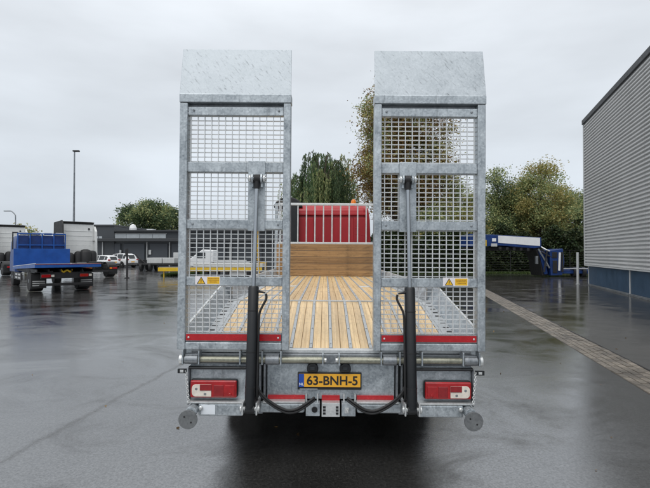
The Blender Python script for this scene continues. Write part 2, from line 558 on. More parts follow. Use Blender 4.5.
near, rest = vis[:290], vis[290:] + [q for q in sett_pieces if q[1] <= 5.2]
protos = []
for k in range(6):
    mb = MB(); sett_mesh(mb, (0, 0, pw - 0.005, 0.195, 0.004 + 0.0015 * k)); protos.append(mb.mesh('sett', M['sett']))
for q in near:
    o = bpy.data.objects.new('sett', random.choice(protos)); C.objects.link(o)
    o.parent = gut; o.location = (q[0], q[1], 0)
    o.rotation_euler = (0, 0, random.uniform(-.015, .015))
mb = MB()
for q in rest: sett_mesh(mb, q)
tag(mb.build('sett_paving', M['sett'], gut), kind='stuff')

# ------------------------------------------------------------------ corrugated warehouse on the right
wa = math.atan2(0.284, 1.0)
wh = empty('warehouse', (14.1, 26.0, 0), -wa)      # local -y runs along the wall towards the viewer, +x into the building
tag(wh, 'tall warehouse with horizontal grey corrugated cladding and blue plinth', 'warehouse')
WL, WD, Z0, Z1 = 27.0, 22.0, 1.10, 8.70
prof = []
per, dep = 0.155, 0.085
nper = math.ceil((Z1 - Z0) / per)
for i in range(nper):
    z = Z0 + i * per
    prof += [(0.0, z), (-dep, z + per * 0.06), (-dep, z + per * 0.44), (0.0, z + per * 0.66)]
prof.append((0.0, Z0 + nper * per))
m = MB()
segs = [(-WL, -18.0), (-18.0, -9.0), (-9.0, 0.0)]
for a, b in segs:
    vs = []
    for x, z in prof:
        vs += [(x, a + .004, z), (x, b - .004, z)]
    m.add(vs, [(2 * i, 2 * i + 2, 2 * i + 3, 2 * i + 1) for i in range(len(prof) - 1)])
for (sx, sy, ex, ey) in ((0, 0, WD, 0),):
    vs = []
    for x, z in prof:
        vs += [(0.0, -x, z), (WD, -x, z)]
    m.add(vs, [(2 * i, 2 * i + 1, 2 * i + 3, 2 * i + 2) for i in range(len(prof) - 1)])
m.build('cladding', M['clad'], wh)
m = MB(); m.bx(-0.10, 0.03, -0.03, 0.10, Z0 - 0.01, Z1 - .005)
m.build('corner_trim', M['trim'], wh, 0.004)
m = MB(); m.bx(-0.14, WD, -WL, 0.14, Z1, Z1 + 0.24)
m.build('roof_cap', M['cap'], wh, 0.01)
m = MB(); m.bx(-0.095, 0.1, -WL, 0.095, Z0 - 0.06, Z0 - 0.005)
m.build('drip_flashing', M['trim'], wh)
m = MB(); m.bx(0.12, WD, -WL, -0.12, 0, Z1 - .01); m.build('inner_wall', M['cap'], wh)
y = -0.28
while y > -WL:
    m = MB(); m.bx(0.045, 0.11, y - 6.50, y - 0.01, 0.09, Z0 - 0.065); m.build('plinth_panel', M['plinth'], wh, 0.006)
    m = MB(); m.bx(0.02, 0.10, y, y + 0.09, 0.0, Z0 - 0.062); m.build('plinth_post', M['trim'], wh, 0.004)
    y -= 6.60
m = MB(); m.bx(0.02, 0.115, -WL, -0.15, 0.0, 0.085); m.build('kerb_base', M['galv_dark'], wh, 0.01)

p = at(577.5, 284, 26.6)
m = MB(); m.lathe((0, 0, 0), (0, 0, 1), [(0, .11), (.02, .11), (.021, .062), (1.72, .062), (1.76, .05)], 16)
o = m.build('guard_post', M['trim'], None, 0, True); o.location = (p.x, 26.6, 0)
tag(o, 'slim grey steel guard post at the corner of the warehouse', 'post')

# ------------------------------------------------------------------ the trailer
TY = 4.0
T = empty('ramp_trailer', (0.044, TY, 0))
T.rotation_euler = (0, R(0.42), 0)
tag(T, 'galvanized flatbed trailer with two raised mesh loading ramps and wooden deck', 'trailer')
def tz(py, d=4.0):
    return zz(py, d)
HW = 1.277
Z_REAR, Z_MAIN, Y_A, Y_B, Y_F = 0.892, 1.160, 0.20, 1.60, 7.60
slope = math.atan2(Z_MAIN - Z_REAR, Y_B - Y_A)
SL = math.hypot(Z_MAIN - Z_REAR, Y_B - Y_A)
def on_slope(t):
    return (Y_A + t * math.cos(slope), Z_REAR + t * math.sin(slope))
# deck: steel body below the planks
deck = empty('deck', (0, 0, 0), 0, T)
m = MB()
m.prism([(Y_A, Z_REAR - .13), (Y_A, Z_REAR - .032), (Y_B, Z_MAIN - .032), (Y_F, Z_MAIN - .032), (Y_F, Z_MAIN - .14), (Y_B, Z_MAIN - .14)],
        lambda a, b: (-1.19, a, b), lambda a, b: (1.19, a, b))
m.build('deck_bed', M['under'], deck)
sp = 0.174
pl = MB(); pl.bx(-0.0348, 0.0348, 0, Y_F - Y_B - .02, -0.03, 0)
pm = pl.mesh('plank', M['wood'])
ps_ = MB(); ps_.bx(-0.0348, 0.0348, 0, SL - .02, -0.03, 0)
psm = ps_.mesh('plank', M['wood'])
st = MB(); st.bx(-0.014, 0.014, 0, Y_F - Y_B - .02, -0.03, 0.006)
stm = st.mesh('deck_strip', M['strip'])
ss = MB(); ss.bx(-0.014, 0.014, 0, SL - .02, -0.03, 0.007)
ssm = ss.mesh('deck_strip', M['strip'])
def child(name, me, parent, loc, rot=(0, 0, 0), bevel=0):
    o = bpy.data.objects.new(name, me); C.objects.link(o)
    o.parent = parent; o.location = loc; o.rotation_euler = rot
    if bevel:
        b = o.modifiers.new('bevel', 'BEVEL'); b.width, b.segments = bevel, 2
    return o
for i in range(-6, 7):
    x = i * sp + sp / 2
    if i < 6:
        for dx in (-.0362, .0362):
            h1, h2 = random.uniform(-.0015, .0015), random.uniform(-.0015, .0015)
            child('plank', pm, deck, (x + dx, Y_B + .012, Z_MAIN + h1), bevel=.003)
            child('plank', psm, deck, (x + dx, on_slope(.006)[0], on_slope(.006)[1] + h2), (slope, 0, 0), .003)
    child('deck_strip', stm, deck, (i * sp, Y_B + .012, Z_MAIN), bevel=.002)
    child('deck_strip', ssm, deck, (i * sp, on_slope(.006)[0], on_slope(.006)[1]), (slope, 0, 0), .002)
m = MB()
for i in range(-6, 7):
    for k in range(18):
        t_ = .09 + k * .40
        if t_ < SL - .05:
            py_, pz_ = on_slope(t_); pz_ += .007
        else:
            py_, pz_ = Y_B + (t_ - SL) + .05, Z_MAIN + .006
        m.lathe((i * sp, py_, pz_ - .001), (0, 0, 1), [(0, .008), (.004, .007)], 7)
tag(m.build('deck_screws', M['galv_dark'], deck), kind='stuff')
m = MB(); m.bx(-1.13, 1.13, Y_B - .012, Y_B + .012, Z_MAIN - .03, Z_MAIN + .012); m.build('break_strip', M['galv_pale'], deck, .002)
for s in (-1, 1):       # flat steel margins with anti-slip slots, raised side rails
    x0, x1 = s * 1.062, s * 1.175
    m = MB()
    m.bx(min(x0, x1), max(x0, x1), Y_B + .012, Y_F, Z_MAIN - .03, Z_MAIN + .004)
    a, b = on_slope(0), on_slope(SL)
    m.prism([(a[0], a[1] - .03), (a[0], a[1] + .004), (b[0], b[1] + .004), (b[0], b[1] - .03)], lambda p_, q_: (x0, p_, q_), lambda p_, q_: (x1, p_, q_))
    mg = m.build('steel_margin', M['strip'], deck)
    m = MB()
    for k in range(60):
        yy = Y_A + .06 + k * .115
        if yy > Y_F - .1: break
        zt = (Z_REAR + (yy - Y_A) * math.tan(slope) if yy < Y_B else Z_MAIN) + .0065
        dz = .028 * math.tan(slope) if yy < Y_B else 0
        xa, xb = s * 1.105, s * 1.160
        m.add([(xa, yy, zt), (xb, yy, zt), (xb, yy + .030, zt + dz), (xa, yy + .030, zt + dz)], [(0, 1, 2, 3)])
    tag(m.build('grip_slots', M['chassis'], deck), kind='stuff')
    m = MB()
    cs = [(1.172, .006), (1.246, .160), (1.277, .160), (1.277, -.115), (1.172, -.10)]
    stn = [(Y_A + .02, Z_REAR + .012), (Y_B, Z_MAIN), (Y_F, Z_MAIN)]
    vs = [(s * a, y_, z_ + b) for y_, z_ in stn for a, b in cs]
    fs = [(4, 3, 2, 1, 0), tuple(range(10, 15))]
    for i in range(2): fs += [(i * 5 + k, i * 5 + (k + 1) % 5, i * 5 + 5 + (k + 1) % 5, i * 5 + 5 + k) for k in range(5)]
    m.add(vs, fs)
    m.build('side_rail', M['galv'], deck, .003)
    m = MB()
    vs = [(s * a, y_, z_ + b) for y_, z_ in stn for a, b in ((1.252, .1605), (1.272, .1605), (1.272, .172), (1.252, .172))]
    fs = [(3, 2, 1, 0), (8, 9, 10, 11)]
    for i in range(2): fs += [(i * 4 + k, i * 4 + (k + 1) % 4, i * 4 + 4 + (k + 1) % 4, i * 4 + 4 + k) for k in range(4)]
    m.add(vs, fs)
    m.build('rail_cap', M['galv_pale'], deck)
    for yy in (1.75, 3.3, 4.9, 6.4):
        m = MB(); m.bx(s * 1.165, s * 1.24, yy, yy + .07, Z_MAIN + .006, Z_MAIN + .15); m.build('stake_pocket', M['galv_dark'], deck, .003)
    m = MB(); m.bx(s * .60 - .075, s * .60 + .075, 4.0, 4.12, Z_MAIN - .01, Z_MAIN + .010); m.build('lashing_plate', M['galv_pale'], deck, .003)
# rear sill
m = MB(); m.bx(-1.19, 1.19, .115, .195, .868, .897)
m.build('rear_sill', M['galv_pale'], T, .004)
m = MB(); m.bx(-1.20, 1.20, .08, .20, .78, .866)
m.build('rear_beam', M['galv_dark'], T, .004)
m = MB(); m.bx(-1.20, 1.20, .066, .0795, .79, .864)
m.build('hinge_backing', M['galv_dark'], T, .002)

# headboard
hb = empty('headboard', (0, 0, 0), 0, T)
Z_HB = tz(244, 11.6)
nb = 5
bh = (Z_HB - Z_MAIN) / nb
bm_ = MB(); bm_.bx(-1.225, 1.225, 0, .035, .002, bh - .004)
bme = bm_.mesh('plank', M['wood_dark'])
for i in range(nb):
    child('plank', bme, hb, (0, Y_F + .012 + random.uniform(0, .004), Z_MAIN + i * bh), bevel=.004)
m = MB()
for s in (-1, 1):
    m.bx(s * 1.20, s * 1.277, Y_F + .05, Y_F + .12, .95, tz(203.5, 11.6))
m.bx(-1.24, 1.24, Y_F + .052, Y_F + .08, .95, Z_HB - .01)
m.build('headboard_frame', M['galv'], hb, .004)
zt, zb = tz(203.3, 11.66), tz(243.2, 11.66)
m = MB(); m.bx(-1.195, 1.195, Y_F + .03, Y_F + .08, zt - .055, zt); m.build('fence_rail', M['galv_pale'], hb, .006)
m = MB(); m.bx(-1.195, 1.195, Y_F + .03, Y_F + .08, zb - .025, zb + .025); m.build('fence_rail', M['galv_pale'], hb, .006)
br = MB(); br.bx(-.015, .015, -.012, .012, zb + .026, zt - .056)
brm = br.mesh('fence_bar', M['galv_pale'])
for i in range(-5, 7):
    child('fence_bar', brm, hb, (.005 + (i - .5) * .2065, Y_F + .055, 0), bevel=.003)

# ramps
ZB, ZT = tz(350.7), tz(104, 4.02)
def ramp_part(s):
    X = lambda u: s * (HW - u)
    def b(mb, u0, u1, y0, y1, z0, z1, mi=0):
        mb.bx(X(u0), X(u1), y0, y1, z0, z1, mi)
    W = .927
    r = empty('ramp', (0, 0, 0), 0, T)
    m = MB(); b(m, 0, .066, 0, .10, ZB, ZT - .002); m.build('outer_stile', M['galv'], r, .006)
    m = MB(); b(m, W - .060, W, 0, .10, ZB, ZT - .002); m.build('inner_stile', M['galv'], r, .006)
    m = MB(); b(m, .067, W - .061, .004, .10, ZB, tz(343.2)); m.build('bottom_rail', M['galv'], r, .008)
    def channel(y0, y1, name='cross_bar'):
        za, zb_ = tz(y1), tz(y0)
        m = MB()
        b(m, .067, W - .061, .012, .020, za, zb_)
        b(m, .067, W - .061, .020, .075, zb_ - .008, zb_)
        b(m, .067, W - .061, .020, .075, za, za + .008)
        return m.build(name, M['galv'], r, .003)
    channel(107.4, 115.4); channel(162.6, 172.4); channel(220.4, 229.4); channel(277.8, 286.4)
    # weld beads where the cross bars meet the stiles
    for y0, y1 in ((107.4, 115.4), (162.6, 172.4), (220.4, 229.4), (277.8, 286.4), (343.2, 350.7)):
        for u in (.0675, W - .0615):
            za, zb_ = tz(y1) + .004, tz(y0) - .004
            m = MB(); m.tube([(X(u), .0115 + random.uniform(-.0012, .0012), za + (zb_ - za) * k / 9) for k in range(10)], [.0045 + random.uniform(-.0012, .0015) for k in range(10)], 7); m.build('weld_bead', M['galv_dark'], r, 0, True)
    # corner bolts
    for yb in (111, 225):
        for u in (.115, W - .10):
            m = MB(); m.lathe((X(u), .011, tz(yb)), (0, -1, 0), [(0, .009), (.006, .009), (.009, .005)], 10)
            m.build('bolt', M['galv_dark'], r)
    # head of the ramp and tilted tip plate
    m = MB(); b(m, -.004, W + .004, -.006, .105, ZT, tz(95.3, 4.02)); m.build('top_rail', M['galv'], r, .006)
    m = MB(); b(m, .067, W - .061, .060, .098, tz(107.2), ZT - .002); m.build('header_web', M['galv_dark'], r)
    zp0, zp1 = tz(95.3, 4.02) - .004, tz(50.2, 4.075)
    m = MB()
    a0, a1, c0, c1 = X(-.002), X(W + .002), X(.002), X(W - .002)
    vs = [(a0, -.004, zp0), (a1, -.004, zp0), (c1, .075, zp1), (c0, .075, zp1)]
    vs += [(x, y + .010, z - .004) for x, y, z in vs]
    m.add(vs, [(0, 1, 2, 3), (7, 6, 5, 4), (0, 4, 5, 1), (1, 5, 6, 2), (2, 6, 7, 3), (3, 7, 4, 0)])
    m.build('tip_plate', M['galv_plate'], r, .003)
    m = MB()
    for u in (.01, W - .02):
        m.prism([(.010, zp0 + .01), (.080, zp1 - .01), (.09, zp0 + .01)], lambda p_, q_: (X(u), p_, q_), lambda p_, q_: (X(u + .008), p_, q_))
    m.build('tip_gusset', M['galv'], r)
    # gratings
    for y0, y1 in ((115.4, 162.6), (172.4, 220.4), (229.4, 277.8), (286.4, 335)):
        za, zb_ = tz(y1), tz(y0)
        m = MB()
        u = .067 + .018
        while u < W - .07:
            b(m, u - .0032, u + .0032, .040, .052, za - .006, zb_ + .006)
            u += .0578
        z = za + .012
        while z < zb_:
            b(m, .067, W - .061, .0525, .068, z - .0031, z + .0031)
            z += .0385
        tag(m.build('grating', M['grate'], r), kind='stuff')
    # red reflector bar at the foot
    m = MB(); b(m, .067, W - .061, .014, .055, tz(342.9), tz(334.4)); m.build('foot_bar', M['galv_dark'], r, .003)
    m = MB(); b(m, .073, W - .067, .008, .0135, tz(341.6), tz(335.2)); m.build('reflector_strip', M['red_refl'], r)
    for u in (.095, W - .09):
        m = MB(); m.lathe((X(u), .0078, tz(338.5)), (0, -1, 0), [(0, .008), (.004, .008), (.006, .004)], 10); m.build('rivet', M['galv_pale'], r)
    # mounting plate for the cylinder
    um = HW - .629
    m = MB()
    b(m, um - .070, um + .070, -.006, .011, tz(231.5), tz(161.5))
    m.build('mounting_plate', M['galv'], r, .003)
    # warning label
    lc = X(.247); zc = tz(281.4 if s < 0 else 281.2)
    m = MB()
    yl = .010
    def q(x0, x1, z0, z1, y_, mi): m.add([(lc + x0, y_, zc + z0), (lc + x1, y_, zc + z0), (lc + x1, y_, zc + z1), (lc + x0, y_, zc + z1)], [(0, 1, 2, 3)], mi)
    m.bx(lc - .104, lc + .104, yl, yl + .0018, zc - .035, zc + .035, 0)
    q(-.004, .098, -.028, .028, yl - .001, 1)
    tcx = -.054
    m.add([(lc + tcx - .036, yl - .001, zc - .029), (lc + tcx + .036, yl - .001, zc - .029), (lc + tcx, yl - .001, zc + .031)], [(0, 1, 2)], 2)
    m.add([(lc + tcx - .027, yl - .002, zc - .0245), (lc + tcx + .027, yl - .002, zc - .0245), (lc + tcx, yl - .002, zc + .0215)], [(0, 1, 2)], 1)
    q(tcx - .003, tcx + .003, -.010, .010, yl - .003, 2); q(tcx - .003, tcx + .003, -.019, -.0135, yl - .003, 2)
    for zr, wd in ((.016, .042), (.003, .040), (-.012, .030)):
        x_ = .047 - wd
        while x_ < .047 + wd:
            l_ = random.uniform(.005, .011)
            q(x_, x_ + l_, zr - .003, zr + .003, yl - .002, 3); x_ += l_ + .003
    m.build('warning_label', [M['warn_w'], M['warn_y'], M['black'], M['warn_r']], r)
    return r
for s in (-1, 1): ramp_part(s)

# ramp cylinders
def cylinder_part(s):
    c = empty('lift_cylinder', (0, 0, 0), 0, T)
    xt, xb = s * .618, s * .648
    yt, yb = -.055, -.125
    zt, zb_ = tz(179, 3.94), tz(409, 3.88)
    P = lambda z: Vector((xb + (xt - xb) * (z - zb_) / (zt - zb_), yb + (yt - yb) * (z - zb_) / (zt - zb_), z))
    zk = tz(286.6, 3.91)
    m = MB(); m.cyl(P(zk - .02), P(zt - .03), .0165, 20); m.build('rod', M['chrome'], c, 0, True)
    m = MB(); m.tube([P(zb_ + .01), P(zk - .012), P(zk)], [.0425, .0425, .034], 28); m.build('barrel', M['black'], c, 0, True)
    for py in (311, 352, 387):
        z = tz(py, 3.9); m = MB(); m.cyl(P(z - .004), P(z + .004), .0445, 24); m.build('cable_tie', M['rubber'], c)
    # top clevis: pin, two round cheeks, rod eye
    q = P(zt)
    m = MB(); m.cyl(q + Vector((-.075, 0, 0)), q + Vector((.075, 0, 0)), .016, 16); m.build('pin', M['chrome'], c, 0, True)
    for d_ in (-1, 1):
        m = MB()
        m.cyl(q + Vector((d_ * .030, 0, 0)), q + Vector((d_ * .046, 0, 0)), .040, 20)
        m.bx(q.x + d_ * .030, q.x + d_ * .046, q.y, -.008, q.z - .07, q.z + .02)
        m.build('clevis_cheek', M['galv'], c, .002)
        m = MB(); m.lathe(q + Vector((d_ * .052, 0, 0)), (d_, 0, 0), [(0, .030), (.012, .030), (.018, .022)], 18); m.build('washer', M['galv_pale'], c)
    m = MB(); m.cyl(q + Vector((-.024, 0, 0)), q + Vector((.024, 0, 0)), .034, 20); m.tube([P(zt - .02), P(zt - .085)], [.026, .021], 14); m.build('rod_eye', M['chassis'], c, .002)
    # foot bracket
    q = P(zb_)
    m = MB(); m.cyl(q + Vector((-.078, 0, 0)), q + Vector((.078, 0, 0)), .018, 14); m.build('foot_pin', M['galv_pale'], c)
    for d_ in (-1, 1):
        m = MB()
        m.bx(q.x + d_ * .050, q.x + d_ * .062, q.y - .03, .05, q.z - .045, q.z + .05)
        m.cyl(q + Vector((d_ * .063, 0, 0)), q + Vector((d_ * .075, 0, 0)), .030, 16)
        m.build('foot_bracket', M['galv_pale'], c, .003)
    m = MB(); m.cyl(q + Vector((-.036, 0, 0)), q + Vector((.036, 0, 0)), .036, 18); m.build('foot_eye', M['black'], c)
    # hoses
    i_ = -s
    b0 = P(tz(293, 3.9))
    m = MB(); m.tube([b0 + Vector((i_ * .035, -.01, .012)), b0 + Vector((i_ * .06, -.01, .004)), b0 + Vector((i_ * .095, -.008, -.002))], [.013, .009, .007], 8); m.build('hose_fitting', M['chassis'], c)
    z1 = tz(389, 3.9)
    p1 = b0 + Vector((i_ * .102, -.008, -.01))
    p2 = b0 + Vector((i_ * .105, -.01, -.05))
    p3 = b0 + Vector((i_ * .075, -.015, -.11)); p4 = b0 + Vector((i_ * .053, -.02, -.17)); p5 = P(tz(330, 3.9)) + Vector((i_ * .052, -.01, 0))
    p6 = P(z1) + Vector((i_ * .052, 0, 0))
    m = MB(); m.tube(smooth_line([p1, p2, p3, p4, p5, p6, P(zb_ + .05) + Vector((i_ * .05, .05, 0))]), .0095, 10); m.build('hose', M['rubber'], c, 0, True)
    xs = (lambda px: (px - 325) / F * 3.9 - .044) if s < 0 else (lambda px: -((px - 325) / F * 3.9 - .044))
    pts = [(256.5, 387), (260, 394), (268, 402), (279, 409), (288, 412), (297, 410.5), (306, 405), (314, 400.5)]
    for dz, k in ((0, 0), (-.014, .012), (.010, .02)):
        L = [Vector((xs(px), -.075 - k + (.04 if px > 308 else 0), tz(py, 3.9) + dz)) for px, py in pts]
        m = MB(); m.tube(smooth_line(L), .010, 10); m.build('hose', M['rubber'], c, 0, True)
    return c
def smooth_line(P_, n=6):
    out = []
    P_ = [Vector(p) for p in P_]
    for i in range(len(P_) - 1):
        p0, p1, p2, p3 = P_[max(i - 1, 0)], P_[i], P_[i + 1], P_[min(i + 2, len(P_) - 1)]
        for k in range(n):
            t = k / n
            out.append(.5 * ((2 * p1) + (p2 - p0) * t + (2 * p0 - 5 * p1 + 4 * p2 - p3) * t * t + (3 * p1 - p0 - 3 * p2 + p3) * t ** 3))
    out.append(P_[-1])
    return out
for s in (-1, 1): cylinder_part(s)

# hinge shafts and lugs
zh = tz(360.2, 4.03)
for s in (-1, 1):
    h = empty('ramp_hinge', (0, 0, 0), 0, T)
    m = MB(); m.cyl((s * 1.255, .03, zh), (s * .055, .03, zh), .026, 20); m.build('hinge_shaft', M['zinc'], h, 0, True)
    for xa, xb, rr_ in ((1.215, 1.105, .040), (.545, .430, .040)):
        m = MB(); m.cyl((s * xa, .03, zh), (s * xb, .03, zh), rr_, 22); m.bx(s * xa, s * xb, .02, .09, zh - .01, .872); m.build('hinge_sleeve', M['galv_dark'], h, .004)
    for xa in (1.225, 1.092, .752, .57, .415, .068):
        m = MB(); m.bx(s * (xa - .006), s * (xa + .006), -.012, .085, zh - .035, .905 if xa > .4 else .88); m.build('hinge_plate', M['galv'], h, .002)
    m = MB(); m.lathe((s * 1.232, .03, zh), (s, 0, 0), [(0, .046), (.022, .046), (.028, .036)], 20); m.build('hinge_collar', M['galv_pale'], h, 0, True)
    m = MB(); m.lathe((s * .058, .03, zh), (-s, 0, 0), [(0, .018), (.02, .018)], 12); m.build('shaft_end', M['galv_pale'], h)

# rear panel, lamp boxes, bumper
zr0, zr1 = tz(399, 4.08), tz(364.5, 4.08)
m = MB(); m.bx(-.535, .535, .080, .095, zr0, zr1 + .03); m.build('rear_panel', M['galv'], T, .003)
for s in (-1, 1):
    for xa in (.552, .590, .640):
        m = MB(); m.bx(s * (xa - .008), s * (xa + .008), .030, .12, tz(400, 4.05), tz(364, 4.05)); m.build('upright', M['galv_dark'], T, .003)
    m = MB(); m.bx(s * .665, s * 1.176, .064, .078, tz(402, 4.1), tz(364, 4.1)); m.build('lamp_panel', M['galv'], T, .003)
    m = MB(); m.cyl((s * 1.18, .030, tz(369.6, 4.0)), (s * .70, .030, tz(369.6, 4.0)), .013, 14); m.build('black_rod', M['black'], T, 0, True)
    m = MB(); m.bx(s * 1.178, s * 1.19, .02, .20, tz(403, 4.1), tz(366, 4.1)); m.build('end_plate', M['galv_dark'], T, .003)
    # tail lamp
    tl = empty('tail_light', (0, -.034, 0), 0, T)
    z0, z1 = tz(397.6, 4.05), tz(379.2, 4.05)
    xa, xb = s * 1.165, s * .772
    m = MB(); m.bx(xa, xb, .050, .099, z0, z1); m.build('housing', M['black'], tl, .02, seg=4)
    zi0, zi1 = z0 + .006, z1 - .005
    m = MB(); m.bx(s * 1.160, s * .777, .028, .052, zi0, zi1); m.build('lens', M['red_lens'], tl, .020, seg=4)
    zl, zh_ = zi0 + .012, zi0 + .112
    rc = .034
    pol = [(.985, zl), (.985, zh_)] + [(1.146 - rc + rc * math.sin(a), zh_ - rc + rc * math.cos(a)) for a in [R(15 * k) for k in range(7)]] + [(1.146 - rc + rc * math.cos(a), zl + rc - rc * math.sin(a)) for a in [R(15 * k) for k in range(7)]]
    m = MB(); m.prism(pol, lambda a, b: (s * a, .021, b), lambda a, b: (s * a, .030, b)); m.build('clear_lens', M['white_lens'], tl, .003)
    m = MB(); m.bx(s * 1.078, s * .984, .0165, .0205, zi0 + .062, zi0 + .1125); m.build('indicator_lens', M['red_lens2'], tl, .004)
    for px_, pz_ in ((1.108, .075), (1.035, .035)):
        m = MB(); m.lathe((s * px_, .0205, zi0 + pz_), (0, -1, 0), [(0, .011), (.002, .009)], 12); m.build('bulb', M['galv_dark'], tl)
    for k in range(2):
        m = MB(); m.bx(s * (.965 - k * .090), s * (.885 - k * .090), .024, .031, zi0 + .014, zi0 + .105); m.build('lens_segment', M['red_lens' if k else 'red_lens2'], tl, .004)
    m = MB(); m.lathe((s * .83, .0215, zi0 + .03), (0, -1, 0), [(0, .013), (.004, .009)], 12); m.build('rear_reflector', M['red_lens'], tl)
# bumper bar
bp = empty('bumper', (0, 0, 0), 0, T)
for s in (-1, 1):
    m = MB(); m.bx(s * 1.09, s * .720, -.015, .075, tz(417.2, 3.98), tz(405, 3.98)); m.build('bumper_end', M['galv'], bp, .012, seg=3)
    m = MB(); m.bx(s * 1.185, s * .70, -.018, .10, tz(404.6, 3.98), tz(402.8, 3.98)); m.build('bumper_flange', M['galv_pale'], bp, .003)
    m = MB(); m.bx(s * .585, s * .215, -.010, .075, tz(414, 3.98), tz(404, 3.98)); m.build('bumper_tube', M['galv'], bp, .020, seg=4)
    m = MB(); m.bx(s * .70, s * .56, .0, .07, tz(415, 3.98), tz(405, 3.98)); m.build('bumper_joint', M['galv_dark'], bp, .004)
    m = MB(); m.bx(s * .560, s * .212, -.016, .06, tz(403.9, 3.98), tz(402.4, 3.98)); m.build('bumper_flange', M['galv_pale'], bp, .002)
    m = MB(); m.bx(s * .528, s * .217, .062, .079, tz(402.2, 4.06), tz(395.6, 4.06)); m.build('reflector_strip', M['red_refl'], bp, .001)
    m = MB(); m.bx(s * .205, s * .090, -.004, .075, tz(417.0, 3.98), tz(404, 3.98)); m.build('socket_plate', M['galv'], bp, .003)
    for xa in (.203, .110):
        m = MB(); m.bx(s * (xa - .006), s * (xa + .006), .03, .079, tz(402.8, 4.03), tz(394.8, 4.03)); m.build('bracket', M['galv_pale'], bp, .002)
m = MB(); m.bx(-.075, .075, .062, .079, tz(402.2, 4.06), tz(395.6, 4.06)); m.build('reflector_strip', M['red_refl'], bp, .001)
m = MB(); m.bx(-.0745, .0745, -.012, .07, tz(417.2, 3.98), tz(403.4, 3.98)); m.build('perforated_plate', M['galv_pale'], bp, .002)
for x in (-.053, .053):
    for py in (407.5, 410.6, 413.7):
        m = MB(); z = tz(py, 3.985); m.bx(x - .011, x + .011, -.0145, -.011, z - .009, z + .009); m.build('slot', M['chassis'], bp)
m = MB(); m.lathe((-.133, -.003, tz(410.3, 3.98)), (0, -1, 0), [(0, .024), (.010, .024), (.011, .017), (.004, .0165)], 20); m.build('coupling_socket', M['chassis'], bp)
m = MB(); m.bx(.115, .150, -.030, -.004, tz(413, 3.98), tz(408, 3.98)); m.lathe((.135, -.03, tz(410, 3.98)), (0, -1, 0), [(0, .014), (.03, .008)], 12); m.build('valve', M['galv_pale'], bp, .002)
m = MB(); m.bx(-1.063, -.949, -.0185, -.0155, tz(415.4, 3.98), tz(405.8, 3.98)); m.build('white_reflector', M['white_refl'], bp)
for s in (-1, 1):
    # stub and round foot plate, chain
    ft = empty('support_foot', (0, 0, 0), 0, T)
    fx, fz = (s * 1.150, tz(420.8, 3.9))
    m = MB(); m.cyl((fx - s * .02, -.085, fz + .055), (fx - s * .02, .09, fz + .055), .044, 20); m.build('stub', M['galv'], ft, .003)
    m = MB(); m.lathe((fx - s * .085, -.02, fz + .07), (0, -1, 0), [(0, .018), (.012, .018), (.020, .010)], 12); m.build('foot_bolt', M['galv_pale'], ft)
    m = MB(); m.lathe((fx, -.090, fz), (0, -1, 0), [(0, .076), (.010, .076), (.0115, .0745)], 36); m.build('foot_plate', M['foot'], ft)
    for dx, dz in ((-.028, .022), (.026, -.022)):
        m = MB(); m.lathe((fx + dx, -.1012, fz + dz), (0, -1, 0), [(0, .008), (.0012, .008)], 10); m.build('hole', M['chassis'], ft)
    A, B = Vector((s * 1.195, -.012, tz(371.5, 3.98))), Vector((s * 1.158, -.055, tz(405, 3.93)))
    nl = 15
    m = MB()
    for k in range(nl):
        t0, t1 = (k - .25) / nl, (k + 1.25) / nl
        pa, pb = A.lerp(B, t0), A.lerp(B, t1)
        d_ = Vector((1, 0, 0)) if k % 2 else Vector((.35, .94, 0))
        wv = d_ * .0085
        ax = (pb - pa) * .16
        m.tube([pa + ax, pa + wv * .8 + ax * .4 + ax, pa + wv + ax * 2, pb + wv - ax * 2, pb + wv * .8 - ax * 1.4, pb - ax, pb - wv * .8 - ax * 1.4, pb - wv - ax * 2, pa - wv + ax * 2, pa - wv * .8 + ax * 1.4, pa + ax], .0034, 6, cap=False)
    m.build('chain', M['galv_pale'], ft, 0, True)
    m = MB(); m.bx(s * 1.19, s * 1.262, -.02, .0, tz(374.5, 3.98), tz(370, 3.98)); m.bx(s * 1.212, s * 1.242, -.0225, -.0195, tz(373.6, 3.98), tz(371, 3.98), 1); m.build('marker_lamp', [M['black'], M['galv_pale']], ft, .003)
# number plate
npz0, npz1 = tz(388.9, 4.06), tz(372.8, 4.06)
npx = xx(329, 4.06) - .044
npl = empty('number_plate', (0, 0, 0), 0, T)
m = MB(); m.bx(npx - .268, npx + .268, .058, .078, npz0 - .008, npz1 + .004); m.build('holder', M['black'], npl, .006)
zc = (npz0 + npz1) / 2 + .004
m = MB(); m.bx(npx - .258, npx + .258, .0545, .057, zc - .055, zc + .055); m.build('plate_face', M['plate_y'], npl, .002)
m = MB(); m.bx(npx - .2575, npx - .214, .0525, .0540, zc - .0545, zc + .0545); m.build('country_band', M['plate_b'], npl)
vs, fs = text_faces('63-BNH-5', .118, .0026)
mnx, mxx = min(q.x for q in vs), max(q.x for q in vs)
mny, mxy = min(q.y for q in vs), max(q.y for q in vs)
kx = .425 / (mxx - mnx); ky = .078 / (mxy - mny)
m = MB(); m.add([(npx + .022 + (q.x - (mnx + mxx) / 2) * kx, .0525, zc + (q.y - (mny + mxy) / 2) * ky) for q in vs], fs); m.build('plate_number', M['rubber'], npl)
vs, fs = text_faces('NL', .03, .0006)
m = MB(); m.add([(npx - .236 + q.x, .0515, zc - .032 + q.y) for q in vs], fs); m.build('country_letters', M['white_refl'], npl)
m = MB(); m.bx(npx - .25, npx - .10, .0555, .0575, npz0 - .004, npz0 + .001); m.build('holder_strip', M['galv_pale'], npl)
